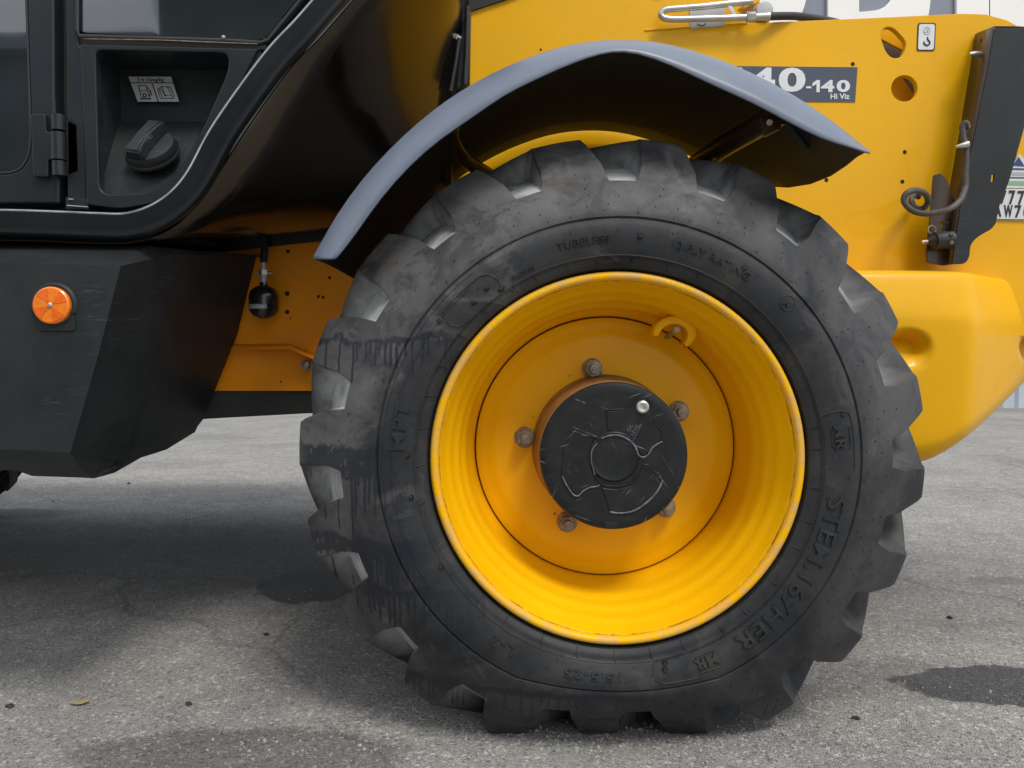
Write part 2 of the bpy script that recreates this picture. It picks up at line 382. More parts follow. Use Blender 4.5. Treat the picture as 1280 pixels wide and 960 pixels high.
M['leaf'] = simple("dry_leaf", (0.45, 0.36, 0.20), 0.7, var=0.3, vscale=60)
M['stone'] = simple("grit_stone", (0.32, 0.31, 0.29), 0.8, var=0.4, vscale=90)
M['tar'] = simple("tar_lump", (0.03, 0.03, 0.032), 0.7, var=0.3, vscale=90)

# ---- object makers
def link(name, me, mat=None, parent=None):
    o = bpy.data.objects.new(name, me); COL.objects.link(o)
    if mat is not None and me is not None:
        me.materials.clear(); me.materials.append(mat)
    if parent is not None: o.parent = parent
    return o
def from_bm(name, bm, mat, parent=None, smooth=None):
    bmesh.ops.recalc_face_normals(bm, faces=bm.faces)
    me = bpy.data.meshes.new(name); bm.to_mesh(me); bm.free()
    if smooth is not None: smooth_by(me, smooth)
    return link(name, me, mat, parent)
def smooth_by(me, ang=35):
    me.polygons.foreach_set("use_smooth", [True] * len(me.polygons))
    try: me.set_sharp_from_angle(angle=radians(ang))
    except Exception: pass
def bake_curve(cu):
    o = bpy.data.objects.new("tmp", cu); COL.objects.link(o)
    bpy.context.view_layer.update()
    dg = bpy.context.evaluated_depsgraph_get()
    me = bpy.data.meshes.new_from_object(o.evaluated_get(dg))
    bpy.data.objects.remove(o); bpy.data.curves.remove(cu)
    return me
XZ = Matrix(((1, 0, 0, 0), (0, 0, -1, 0), (0, 1, 0, 0), (0, 0, 0, 1)))   # local xy -> world xz, local +z -> world -y (toward camera)
def plate(name, outline, Y, thick, mat, parent=None, holes=(), bevel=0.0, proj=True, smooth=40):
    """flat plate in the XZ plane, front face at Y, thickness going back"""
    cu = bpy.data.curves.new(name, 'CURVE'); cu.dimensions = '2D'; cu.fill_mode = 'BOTH'
    for poly in [outline] + list(holes):
        pts = [P(x, y, Y) for x, y in poly] if proj else [Vector((x, Y, z)) for x, z in poly]
        sp = cu.splines.new('POLY'); sp.points.add(len(pts) - 1); sp.use_cyclic_u = True
        for q, p in zip(sp.points, pts): q.co = (p.x, p.z, 0, 1)
    cu.extrude = max(thick / 2 - bevel, 0.0002)
    if bevel: cu.bevel_depth = bevel; cu.bevel_resolution = 2; cu.offset = -bevel
    me = bake_curve(cu); me.transform(Matrix.Translation((0, Y + thick / 2, 0)) @ XZ)
    smooth_by(me, smooth)
    return link(name, me, mat, parent)
def roundpoly(pts, r, n=5):
    """round the corners of a polygon (pixel or metric units)"""
    out = []
    k = len(pts)
    for i in range(k):
        a, b, c = Vector(pts[i - 1][:2]), Vector(pts[i][:2]), Vector(pts[(i + 1) % k][:2])
        rr = pts[i][2] if len(pts[i]) > 2 else r
        u, w = (a - b), (c - b)
        if u.length < 1e-9 or w.length < 1e-9 or rr <= 0: out.append(tuple(b)); continue
        d1 = min(rr, u.length * .48); d2 = min(rr, w.length * .48)
        p0, p1 = b + u.normalized() * d1, b + w.normalized() * d2
        for j in range(n + 1):
            t = j / n
            q = p0 * (1 - t) ** 2 + b * 2 * t * (1 - t) + p1 * t * t
            out.append((q.x, q.y))
    return out
def circ(cx, cy, r, n=28, sx=1.0):
    return [(cx + r * sx * cos(2 * pi * i / n), cy + r * sin(2 * pi * i / n)) for i in range(n)]
def catmull(pts, n=6):
    out = []
    for i in range(len(pts) - 1):
        p0 = pts[max(i - 1, 0)]; p1 = pts[i]; p2 = pts[i + 1]; p3 = pts[min(i + 2, len(pts) - 1)]
        for j in range(n):
            t = j / n
            out.append(tuple(0.5 * ((2 * b) + (-a + c) * t + (2 * a - 5 * b + 4 * c - d) * t * t + (-a + 3 * b - 3 * c + d) * t ** 3) for a, b, c, d in zip(p0, p1, p2, p3)))
    out.append(tuple(pts[-1])); return out
def tube(name, pts, r, mat, parent=None, n=10, smoothn=0, cyclic=False, rings=0.0, cap=True):
    """swept round tube; r number or list"""
    if smoothn: pts = catmull([tuple(p) for p in pts], smoothn)
    pts = [Vector(p) for p in pts]; k = len(pts)
    bm = bmesh.new(); prev = None; rows = []
    up = Vector((0.13, 0.2, 1)).normalized()
    for i, p in enumerate(pts):
        a = pts[(i - 1) % k] if (cyclic or i) else p
        b = pts[(i + 1) % k] if (cyclic or i < k - 1) else p
        t = (b - a).normalized()
        if prev is None:
            u = t.cross(up)
            if u.length < 1e-3: u = t.cross(Vector((1, 0, 0)))
            u.normalize()
        else:
            u = (prev - t * prev.dot(t)).normalized()
        prev = u; w = t.cross(u)
        rr = r[min(int(i * len(r) / k), len(r) - 1)] if isinstance(r, (list, tuple)) else r
        if rings: rr *= 1 + rings * (1 if i % 2 else -1)
        rows.append([bm.verts.new(p + (u * cos(2 * pi * j / n) + w * sin(2 * pi * j / n)) * rr) for j in range(n)])
    m = k if cyclic else k - 1
    for i in range(m):
        A, B = rows[i], rows[(i + 1) % k]
        for j in range(n): bm.faces.new((A[j], A[(j + 1) % n], B[(j + 1) % n], B[j]))
    if not cyclic and cap:
        bm.faces.new(rows[0][::-1]); bm.faces.new(rows[-1])
    return from_bm(name, bm, mat, parent, 50)
def lathe(name, prof, mat, parent=None, n=96, center=(0, 0, 0), axis='Y', smooth=30, a0=0.0, a1=2 * pi):
    """prof: (r, y). Revolved about a Y axis through center"""
    bm = bmesh.new(); full = abs(a1 - a0 - 2 * pi) < 1e-6; cnt = n if full else n + 1
    rows = []
    for r, y in prof:
        if r < 1e-6: rows.append([bm.verts.new((0, y, 0))]); continue
        rows.append([bm.verts.new((r * cos(a0 + (a1 - a0) * i / n), y, r * sin(a0 + (a1 - a0) * i / n))) for i in range(cnt)])
    for A, B in zip(rows, rows[1:]):
        for i in range(n):
            j = (i + 1) % cnt if full else i + 1
            q = [A[i % len(A)], A[j % len(A)], B[j % len(B)], B[i % len(B)]]
            q2 = []
            for x in q:
                if x not in q2: q2.append(x)
            if len(q2) >= 3: bm.faces.new(q2)
    o = from_bm(name, bm, mat, parent, smooth)
    if axis == 'Z': o.data.transform(Matrix.Rotation(radians(90), 4, 'X'))
    if axis == 'X': o.data.transform(Matrix.Rotation(radians(90), 4, 'Z'))
    o.location = center
    return o
def strip(name, rows, mat, parent=None, thick=0.0, smooth=40, closed=False, sub=0, bev=0.0):
    """surface from rows of 3-D points"""
    bm = bmesh.new()
    V = [[bm.verts.new(p) for p in r] for r in rows]
    for A, B in zip(V, V[1:]):
        for i in range(len(A) - 1): bm.faces.new((A[i], A[i + 1], B[i + 1], B[i]))
    bmesh.ops.recalc_face_normals(bm, faces=bm.faces)
    me = bpy.data.meshes.new(name); bm.to_mesh(me); bm.free()
    smooth_by(me, smooth)
    o = link(name, me, mat, parent)
    if sub:
        s = o.modifiers.new("s", 'SUBSURF'); s.levels = s.render_levels = sub
    if thick:
        s = o.modifiers.new("t", 'SOLIDIFY'); s.thickness = thick; s.offset = 0
    return o
def box(name, lo, hi, mat, parent=None, bevel=0.0):
    bm = bmesh.new(); bmesh.ops.create_cube(bm, size=1)
    for v in bm.verts:
        v.co = Vector([lo[i] + (hi[i] - lo[i]) * (v.co[i] + .5) for i in range(3)])
    if bevel: bmesh.ops.bevel(bm, geom=bm.edges[:], offset=bevel, segments=3, profile=0.5, affect='EDGES')
    return from_bm(name, bm, mat, parent, 40)
def solid(name, front, back, mat, parent=None, bevel=0.0, segs=3):
    """prism between two matching loops"""
    bm = bmesh.new()
    A = [bm.verts.new(p) for p in front]; B = [bm.verts.new(p) for p in back]
    bm.faces.new(A); bm.faces.new(B[::-1]); n = len(A)
    for i in range(n): bm.faces.new((A[i], B[i], B[(i + 1) % n], A[(i + 1) % n]))
    bmesh.ops.recalc_face_normals(bm, faces=bm.faces)
    if bevel: bmesh.ops.bevel(bm, geom=bm.edges[:], offset=bevel, segments=segs, profile=0.5, affect='EDGES')
    return from_bm(name, bm, mat, parent, 40)
def text_mesh(txt, size, depth=0.0005, bold=0.0, spacing=1.0, align='LEFT'):
    cu = bpy.data.curves.new("t", 'FONT'); cu.body = txt; cu.size = size
    cu.extrude = depth; cu.offset = bold; cu.space_character = spacing; cu.align_x = align
    cu.resolution_u = 4
    return bake_curve(cu)
def text_flat(name, txt, px, py, Y, size, mat, parent, sx=1.0, bold=0.0, depth=0.0006, rot=0.0, align='LEFT', spacing=1.0):
    me = text_mesh(txt, size, depth, bold, spacing, align)
    p = P(px, py, Y)
    me.transform(Matrix.Translation(p) @ XZ @ Matrix.Rotation(rot, 4, 'Z') @ Matrix.Diagonal((sx, 1, 1, 1)))
    return link(name, me, mat, parent)
def text_fit(name, txt, x0, x1, ybase, ytop, Y, mat, parent, bold=0.0, depth=0.0005):
    me = text_mesh(txt, 1.0, 0.5, bold)
    xs_ = [v.co.x for v in me.vertices]; ys_ = [v.co.y for v in me.vertices]
    a, b_ = P(x0, ybase, Y), P(x1, ytop, Y)
    for v in me.vertices:
        u = (v.co.x - min(xs_)) / (max(xs_) - min(xs_)); w = (v.co.y - min(ys_)) / (max(ys_) - min(ys_))
        v.co = Vector((a.x + (b_.x - a.x) * u, Y - (depth if v.co.z > 0 else -depth), a.z + (b_.z - a.z) * w))
    me.flip_normals()
    return link(name, me, mat, parent)
def proj(p):
    q = RM.transposed() @ (Vector(p) - cam.location)
    return 640 + 1000 * q.x / -q.z, 480 - 1000 * q.y / -q.z
def empty(name, loc=(0, 0, 0), parent=None):
    o = bpy.data.objects.new(name, None); COL.objects.link(o); o.location = loc; o.empty_display_size = 0.1
    if parent is not None: o.parent = parent
    return o
def tag(o, label=None, cat=None, group=None, kind=None):
    for k, v in (("label", label), ("category", cat), ("group", group), ("kind", kind)):
        if v: o[k] = v
    return o

# ================================================================== the setting
bm = bmesh.new()
xs = [-200, -20, -5, 0, 5, 20, 200]; ys = [-200, -20, 0, 3, 8, 30, 300]
V = [[bm.verts.new((x, y, 0)) for x in xs] for y in ys]
for j in range(len(ys) - 1):
    for i in range(len(xs) - 1): bm.faces.new((V[j][i], V[j][i + 1], V[j + 1][i + 1], V[j + 1][i]))
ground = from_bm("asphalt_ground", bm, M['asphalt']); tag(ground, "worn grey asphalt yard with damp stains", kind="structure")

def corrugated(name, x0, x1, Y, z0, z1, mat, parent, pitch=0.2, depth=0.035, flip=1):
    bm = bmesh.new(); lo, hi = [], []
    x = x0
    while x < x1:
        for dx, dy in ((0, 0), (0.07, 0), (0.10, 1), (0.17, 1)):
            X = x + dx * pitch / 0.2; y = Y - flip * depth * dy
            lo.append(bm.verts.new((X, y, z0))); hi.append(bm.verts.new((X, y, z1)))
        x += pitch
    for i in range(len(lo) - 1): bm.faces.new((lo[i], lo[i + 1], hi[i + 1], hi[i]))
    return from_bm(name, bm, mat, parent)
hall = empty("warehouse", (6, 10.6, 0))
tag(hall, "pale blue corrugated metal warehouse behind the yellow machine", "warehouse")
def rel(o, par):
    """parent keeping the place"""
    bpy.context.view_layer.update(); o.parent = par; o.matrix_parent_inverse = par.matrix_world.inverted(); return o
rel(corrugated("cladding", -14, 22, 10.4, 0.03, 8.2, M['cladding'], None), hall)
rel(box("plinth", (-14, 10.33, 0), (22, 10.6, 0.05), M['stone'], None), hall)
rel(box("roof", (-14.3, 10.2, 8.2), (22.3, 16, 8.45), M['signgrey'], None), hall)
rel(box("end_wall", (-14, 10.45, 0), (-13.8, 16, 8.2), M['cladding'], None), hall)
sign = empty("sign_board", (8, 10.2, 3.6))
tag(sign, "grey sign board with huge cream letters on the warehouse wall", "sign")
rel(box("board", (0.5, 10.16, 3.75), (9.5, 10.30, 7.6), M['signgrey'], None, 0.01), sign)
LY = 10.15
def big(name, outer, holes=()):
    o = plate(name, outer, LY - 0.05, 0.055, M['signwhite'], None, holes, bevel=0.004); rel(o, sign)
big("letter", roundpoly([(838, -170, 60), (990, -170, 90), (1012, -90, 30), (1010, 28, 90), (940, 62, 60), (836, 62, 20)], 10, 8), [roundpoly([(880, -130, 20), (950, -130, 30), (962, -60, 30), (955, 10, 30), (880, 12, 10)], 10, 6)])
big("letter", roundpoly([(1035, -170, 4), (1130, -170, 60), (1166, -110, 40), (1150, -60, 20), (1168, -10, 40), (1150, 62, 50), (1035, 62, 4)], 4, 8), [roundpoly([(1074, -36, 2), (1112, -38, 20), (1120, -8, 20), (1104, 12, 12), (1074, 15, 2)], 4, 6), roundpoly([(1074, -140, 2), (1108, -140, 14), (1116, -110, 14), (1106, -82, 10), (1074, -80, 2)], 4, 6)])
big("letter", roundpoly([(1196, -170, 4), (1238, -170, 4), (1238, 62, 4), (1196, 62, 4)], 4))
big("letter", roundpoly([(1252, -170, 50), (1420, -170, 30), (1420, 62, 30), (1236, 62, 20), (1236, -40, 40)], 10))

depot = empty("depot_building", (-6, -13, 0))
tag(depot, "dark rendered depot building standing behind the photographer", "building")
rel(box("wall", (-18, -19, 0), (-6.9, -12.8, 6.6), M['brick'], None), depot)
rel(box("wall", (-6.9, -18.5, 0), (0.6, -12.6, 9.6), M['brick'], None), depot)
rel(box("roof", (-18.4, -19.4, 6.6), (-6.92, -12.4, 6.9), M['signgrey'], None), depot)
rel(box("roof", (-7.1, -18.9, 9.6), (1.0, -12.2, 9.95), M['signgrey'], None), depot)
for i in range(4):
    w_ = box("window", (-13.5 + i * 3.4, -12.8, 1.4), (-11.8 + i * 3.4, -12.76, 3.0), M['glass'], None); rel(w_, depot)

# ================================================================== the machine
TH = empty("telehandler", (0, 0, 0))
tag(TH, "yellow telescopic handler with black cab and large dirty front tyre", "telehandler")

# ------------------------------------------------------------------ front wheel
WY = 1.42
WC = P(771.5, 574.5, WY)
WHEEL = empty("front_wheel", (WC.x, WY, WC.z), TH)
R_OUT = 0.589
VALLEYS = sorted([a % 360 for a in (1.2, 18, 34.6, 52.6, 70.3, 88.9, 108.5, 128.2, 147.6, 166.8, 185.4, 203, 221, 239, 257, 275, 293, 310.5, 328, 345)])
VAL = [radians(a) for a in VALLEYS]
def interp(tab, x):
    if x <= tab[0][0]: return tab[0][1:]
    for a, b in zip(tab, tab[1:]):
        if x <= b[0]:
            t = (x - a[0]) / (b[0] - a[0]); return tuple(p + (q - p) * t for p, q in zip(a[1:], b[1:]))
    return tab[-1][1:]
# outer profile (s, r, y) and carcass profile (s, r, y)
OUTER = [(0, .318, .030), (1, .3335, .022), (2, .3365, .006), (3, .3395, -.006), (4, .3475, -.013), (5, .3555, -.015), (6, .3585, -.0195), (7, .372, -.0235),
         (8, .392, -.027), (9, .410, -.0265), (10, .4215, -.0235), (11, .4245, -.0185), (12, .4275, -.0215), (13, .436, -.020), (14, .450, -.014), (15, .466, -.006),
         (16, .482, .004), (17, .496, .013), (18, .512, .024), (19, .529, .036), (20, .546, .049), (21, .562, .060), (22, .577, .0695), (23, .5865, .0765), (24, .5895, .084),
         (25, .5900, .105), (26, .5905, .14), (27, .5915, .18), (28, .592, .235), (29, .5915, .29), (30, .5905, .33), (31, .5895, .365), (32, .586, .381),
         (33, .57, .40), (34, .53, .435), (35, .48, .468), (36, .42, .49), (37, .37, .485), (38, .335, .46), (39, .318, .44)]
CARC = [(s, r, y) for s, r, y in OUTER if s <= 17] + [(17.3, .4985, .0215), (18, .504, .0345), (19, .512, .052), (20, .5195, .069), (21, .527, .085), (22, .534, .100), (23, .540, .114), (24, .5435, .124),
        (25, .545, .137), (26, .546, .16), (27, .547, .19), (28, .548, .235), (29, .547, .28), (30, .546, .31), (31, .543, .345), (32, .536, .372)] + [(s, r, y) for s, r, y in OUTER if s >= 33]
H_AX = WC.z - .001
def squash_polar(r, th, y):
    sn = -sin(th)
    if sn > .3:
        rl = min(.5895, H_AX / sn)
        if rl < .589:
            d = .5895 - rl
            if r > .545: r2 = r - d
            elif r > .36: r2 = .36 + (r - .36) * (.545 - d - .36) / .185
            else: r2 = r
            if y < .1: y -= .25 * d * max(0, min(1, (r - .36) / .08)) * max(0, min(1, (.58 - r) / .06))
            r = r2
    z = r * sin(th)
    return (r * cos(th), y, max(z, -H_AX))
def build_tyre():
    NT = 2000
    ss = []
    for i in range(39):
        if i < 16: k = 2
        elif i == 17: k = 10
        elif i < 25: k = 5
        elif i < 32: k = 4
        else: k = 1
        ss += [i + j / k for j in range(k)]
    ss.append(39)
    verts, dust = [], []
    def smst(t):
        t = max(0.0, min(1.0, t)); return t * t * (3 - 2 * t)
    zc = -WC.z
    rnd = [random.uniform(-1, 1) for _ in VAL]
    pre = []
    for s in ss:
        ro, yo = interp(OUTER, s); rc, yc = interp(CARC, s)
        yy = max(yo, 0.05)
        if s < 17: w = 0.05; wall = 0.02; skew = 0
        else:
            sv = min(1.0, (s - 17) / 7.0)
            w = 0.052 + 0.044 * min(1, sv * 1.2); wall = 0.007 + 0.012 * sv
            dy = max(0.0, yo - 0.04)
            def sk(y_): return 0.75 * min(y_, .055) + 2.1 * max(0, y_ - .055)
            skew = sk(dy) if yo < 0.235 else sk(0.195) - 1.75 * (yo - 0.235) + pi / 20
        pre.append((s, ro, yo, rc, yc, w, wall, skew, 0.008 + 0.034 * max(0, min(1, (s - 19.5) / 5.0)) if s > 17 else .01))
    import bisect
    ext = [VAL[-1] - 2 * pi] + VAL + [VAL[0] + 2 * pi]
    for (s, ro, yo, rc, yc, w, wall, skew, ramp_w) in pre:
        for i in range(NT):
            th = 2 * pi * i / NT + skew
            r, y = ro, yo; du = 0.0
            if 17 < s < 33:
                
                a = (th - skew) % (2 * pi)
                k = bisect.bisect(ext, a)
                d1, d2 = a - ext[k - 1], ext[k] - a
                # steeper wall on the clockwise side
                idx = k - 1 if d1 < d2 else k
                jit = rnd[(idx - 1) % len(VAL)]
                ww = w * (1 + 0.06 * jit)
                if d1 < d2: m = max(0.0, min(1.0, (d1 - ww) / wall + 1))
                else:
                    m = 0.0 if d2 <= ww - ramp_w else (1.0 if d2 >= ww else (d2 - ww + ramp_w) / ramp_w)
                if d1 < ww * 1.0 and ramp_w > ww:      # ramp runs on past the valley's middle
                    m = max(m, (ramp_w - ww - d1) / ramp_w if (ramp_w - ww - d1) > 0 else 0)
                r = rc + (ro - rc) * m; y = yc + (yo - yc) * m
                du = (1 - m)
                # lug tops worn slightly round
            x, y, z = squash_polar(r, th, y)
            verts.append((x, y, z)); dust.append(du)
    n = len(ss); faces = []
    for a in range(n - 1):
        for i in range(NT):
            j = (i + 1) % NT
            faces.append((a * NT + i, a * NT + j, (a + 1) * NT + j, (a + 1) * NT + i))
    me = bpy.data.meshes.new("tyre"); me.from_pydata(verts, [], faces)
    at = me.attributes.new("valley", 'FLOAT', 'POINT'); at.data.foreach_set("value", dust)
    smooth_by(me, 32)
    return me
tyre_me = build_tyre()
tyre = link("tyre", tyre_me, M['tyre'], WHEEL)

def surf_y(r):
    """front surface depth of the sidewall at radius r"""
    best = None
    for (s0, r0, y0), (s1, r1, y1) in zip(OUTER[:24], OUTER[1:25]):
        if min(r0, r1) <= r <= max(r0, r1) and s0 >= 2:
            return y0 + (y1 - y0) * (r - r0) / (r1 - r0)
    return -.02
def on_wall(r, deg, h=0.0):
    return squash_polar(r, radians(deg), surf_y(r) - h)
def wall_text(name, txt, r0, deg, size, height=0.0012, sx=1.0, bold=0.0, mat=None):
    """raised lettering, tops outward, running clockwise, centred at deg"""
    me = text_mesh(txt, size, 0.5, bold, 1.05, 'CENTER')
    for v in me.vertices:
        r = r0 + v.co.y; a = radians(deg) - v.co.x * sx / (r0 + size * .35)
        top = v.co.z > 0
        y = surf_y(r) - (height * 1.5 if top else -0.002)
        v.co = squash_polar(r, a, y)
    return link(name, me, mat or M['tyre'], WHEEL)
wall_text("raised_lettering", "MPT", .376, 171, .036, .0022, 1.25, .0004)
wall_text("raised_lettering", "TUBELESS", .382, 99.5, .019, .0016, 1.1)
wall_text("raised_lettering", "12 PLY RATING", .384, 66, .0185, .0016, 1.15)
wall_text("raised_lettering", "STEM.167HER", .373, -33, .042, .0024, 1.25, .0005)
wall_text("raised_lettering", "15.5-25", .380, -96.5, .026, .002, 1.35)
wall_text("raised_lettering", "L-2", .376, -122, .024, .002, 1.5)
wall_text("raised_lettering", "MR", .378, 6.5, .026, .0022, 1.2, .0006)
wall_text("raised_lettering", "MR", .378, -66, .026, .0022, 1.2, .0006)
wall_text("raised_lettering", "A", .394, 43.5, .016, .0016)
wall_text("raised_lettering", "MADE IN", .366, 117, .010, .0012)
def wall_line(name, pts, rad=0.0014, closed=False, h=0.0004):
    return tube(name, [on_wall(r, d, h) for r, d in pts], rad, M['tyre'], WHEEL, n=6, cyclic=closed)
def arc(r, d0, d1, n=None):
    n = n or max(3, int(abs(d1 - d0) / 1.5)); return [(r, d0 + (d1 - d0) * i / n) for i in range(n + 1)]
# bead-side ring with the short radial ribs, and the raised band lines
wall_line("bead_ring", arc(.3600, 0, 359, 240), .0010, True)
for i, d in enumerate([2, 11, 20, 29, 38, 49, 57, 66, 77, 86, 96, 105, 114, 123, 133, 142, 151, 161, 171, 181, 192, 203, 214, 225, 236, 247, 258, 268, 279, 290, 300, 311, 322, 333, 343, 352]):
    d2 = d + random.uniform(-1.5, 1.5)
    wall_line("mould_rib", [(.341, d2), (.348, d2), (.359, d2 + .4)], .0011, h=0)
wall_line("band_line", arc(.399, 131, 214, 60), .0014)
wall_line("band_line", arc(.4165, 128, 200, 60), .0010)
wall_line("panel_outline", arc(.404, 127, 139) + [(.396, 140.5), (.378, 141), (.366, 140), (.362, 137)] , .0014)
wall_line("panel_outline", [(.404, 127), (.398, 125), (.380, 123.6), (.362, 124.5)], .0014)
wall_line("panel_outline", [(.364, 12.5), (.372, 13), (.395, 13), (.409, 12.2)] + arc(.411, 11, -2)[1:], .0014)
wall_line("badge_outline", [(.374, 9), (.405, 8.6), (.404, 3.4), (.374, 3.9)], .0012, True)
wall_line("badge_outline", [(.374, -63.4), (.405, -63.2), (.404, -68.9), (.374, -68.6)], .0012, True)
wall_line("panel_outline", [(.364, -80), (.380, -80.5), (.402, -80.2), (.410, -78.5)] + arc(.4115, -76, -70), .0013)
wall_line("logo_ring", [(.401 + .013 * cos(radians(t)), 43.5 + 1.9 * sin(radians(t))) for t in range(0, 360, 20)], .0010, True)
# knurled cord moulded round the lower right bead
bm = bmesh.new()
for i in range(150):
    d = 12 - i * (92 / 150)
    if d < -80: break
    x, y, z = on_wall(.3625, d, .0005)
    bmesh.ops.create_icosphere(bm, subdivisions=1, radius=.0015, matrix=Matrix.Translation((x, y, z)))
cord = from_bm("knurled_cord", bm, M['tyre'], WHEEL, 60); cord["kind"] = "stuff"
# moulding pips all over the sidewall
bm = bmesh.new(); cntp = 0
for k, rr in enumerate((.37, .388, .404, .437, .452, .468, .484, .50, .516, .532, .55)):
    npp = (30, 26, 30, 52, 46, 50, 46, 40, 40, 40, 40)[k]
    for i in range(npp):
        d = 360 * i / npp + k * 3.3 + random.uniform(-2, 2)
        a = d % 360
        if rr > .49 and min(abs((a - v + 180) % 360 - 180) for v in VALLEYS) < 6.5: continue
        x, y, z = on_wall(rr + random.uniform(-.003, .003), d, .0)
        s = random.uniform(.0010, .0017)
        bmesh.ops.create_cone(bm, segments=6, radius1=s, radius2=s * .5, depth=.005, cap_ends=True, matrix=Matrix.Translation((x, y, z)) @ Matrix.Rotation(radians(90), 4, 'X'))
pips = from_bm("moulding_pips", bm, M['ink'], WHEEL, 60); pips["kind"] = "stuff"
# rubber studs on the panels
for (r, d) in ((.381, 127.5), (.377, 132.5), (.3655, 124.5), (.393, 85), (.397, 12), (.399, 57.5), (.3655, 211), (.398, 142), (.371, -77), (.384, -77.5), (.371, 178.5), (.371, 190)):
    x, y, z = on_wall(r, d, 0)
    lathe("wear_stud", [(0, -.0035), (.0024, -.0032), (.0034, -.0012), (.0045, .001), (.0058, -.0004), (.0064, .0015)], M['tyre'], WHEEL, 14, (x, y, z))

# rim: flange, bead seat and stepped barrel
rim_prof = [(.3345, .030), (.3345, .010), (.3335, .000), (.3305, -.0065), (.3255, -.0085), (.3205, -.0065), (.3180, -.001), (.3172, .004), (.3155, .0065), (.3120, .018), (.3080, .030), (.3035, .039),
            (.3000, .048), (.2975, .060), (.2935, .070), (.2890, .079), (.2865, .092), (.2850, .104), (.2815, .114), (.2785, .124), (.2765, .140), (.2750, .156), (.2715, .170), (.2680, .184), (.2655, .198), (.2645, .214), (.272, .224), (.30, .225), (.30, .40), (.33, .44)]
dense = catmull(rim_prof[:26], 4) + rim_prof[26:]
rim = lathe("rim", dense, M['rim'], WHEEL, 180, (0, 0, 0), smooth=45)
lathe("wheel_disc", [(.262, .222), (.2622, .207), (.2612, .2035), (.256, .2015), (.248, .2005), (.236, .199), (.228, .1955), (.218, .194), (.16, .194), (.14, .195), (.10, .196), (0, .196)], M['rim'], WHEEL, 160, (0, 0, 0), smooth=40)
lathe("disc_gap", [(.2655, .210), (.2618, .210)], M['hole'], WHEEL, 96)
lathe("hub", [(.1475, .1935), (.1470, .186), (.1445, .183), (.1435, .17), (.1420, .14), (.1410, .12), (.139, .112), (.1385, .09), (.1375, .058), (.12, .056)], M['hub'], WHEEL, 120)
HUBCAP = lathe("hub_cap", [(.1365, .072), (.1368, .058), (.1362, .053), (.1345, .0505), (.131, .0492), (.121, .0488), (.118, .0490), (.060, .0490), (.0475, .0485), (.0455, .0455), (.044, .0445), (.041, .0452), (.036, .0458), (0, .0458)], M['cap'], WHEEL, 120, (0, 0, 0), smooth=35)
CAPY = 0.0485
def cap_line(pts, rad=.0022, mat='capworn', name="raised_rib", sm=6):
    # pts in photo pixels on the cap face
    q = []
    for x, y in pts:
        p = P(x, y, WY + CAPY); rr0 = hypot(p.x - WC.x, p.z - WC.z); q.append((p.x - WC.x, CAPY - (.0045 if rr0 < .052 else .0016), p.z - WC.z))
    return tube(name, q, rad * .72, M[mat], WHEEL, n=8, smoothn=sm)
def crop(pts): return [(660 + x / 4.8, 470 + y / 4.8) for x, y in pts]
cap_line(crop([(440, 372), (490, 356), (545, 356), (600, 380), (640, 420), (660, 470), (690, 487), (722, 468), (745, 430), (780, 405), (805, 392)]), .0024)
cap_line(crop([(415, 400), (385, 440), (378, 500), (390, 560), (400, 590)]), .0016)
cap_line(crop([(205, 600), (235, 660), (270, 708), (300, 718), (330, 690), (370, 668), (410, 662), (428, 652)]), .0020)
cap_line(crop([(490, 815), (560, 822), (640, 805), (720, 750), (775, 690), (808, 625)]), .0026)
cap_line(crop([(262, 332), (300, 340), (340, 360), (400, 362), (420, 380)]), .0020, 'cap')
cap_line(crop([(460, 205), (520, 200), (590, 198), (630, 170), (650, 150)]), .0020, 'cap')
cap_line(crop([(740, 230), (760, 290), (800, 330), (800, 385)]), .0018, 'cap')
cap_line(crop([(690, 530), (725, 535), (750, 570), (800, 590)]), .0022, 'cap')
cap_line(crop([(400, 600), (450, 650), (530, 660), (610, 640), (650, 590)]), .0018, 'cap')
p = P(803, 508.5, WY + CAPY - .001)
lathe("drain_plug", [(0, -.003), (.0042, -.003), (.0048, -.0075), (.0085, -.0085), (.0112, -.007), (.0122, -.003), (.0124, .003)], M['steel'], WHEEL, 28, (p.x - WC.x, CAPY, p.z - WC.z))
lathe("plug_seat", [(.0124, -.0005), (.0175, -.0012), (.0195, .0015)], M['cap'], WHEEL, 32, (p.x - WC.x, CAPY, p.z - WC.z))
for k, (tx, px_, py_) in enumerate((("OIL", 786, 540), ("LEVEL", 790.5, 545))):
    me = text_mesh(tx, .0095, .0006, 0.0)
    pp = P(px_, py_, WY + CAPY); me.transform(Matrix.Translation((pp.x - WC.x, CAPY - .0030, pp.z - WC.z)) @ XZ @ Matrix.Rotation(radians(55), 4, 'Z'))
    link("engraved_text", me, M['capworn'], WHEEL)
cap_line([(790.5, 551), (804, 526.5)], .0006, name="engraved_line", sm=0)
box_ = P(757, 657, WY + .06)
box("cap_notch", (box_.x - WC.x - .004, .0462, box_.z - WC.z - .003), (box_.x - WC.x + .019, .060, box_.z - WC.z + .010), M['hole'], WHEEL, .001)

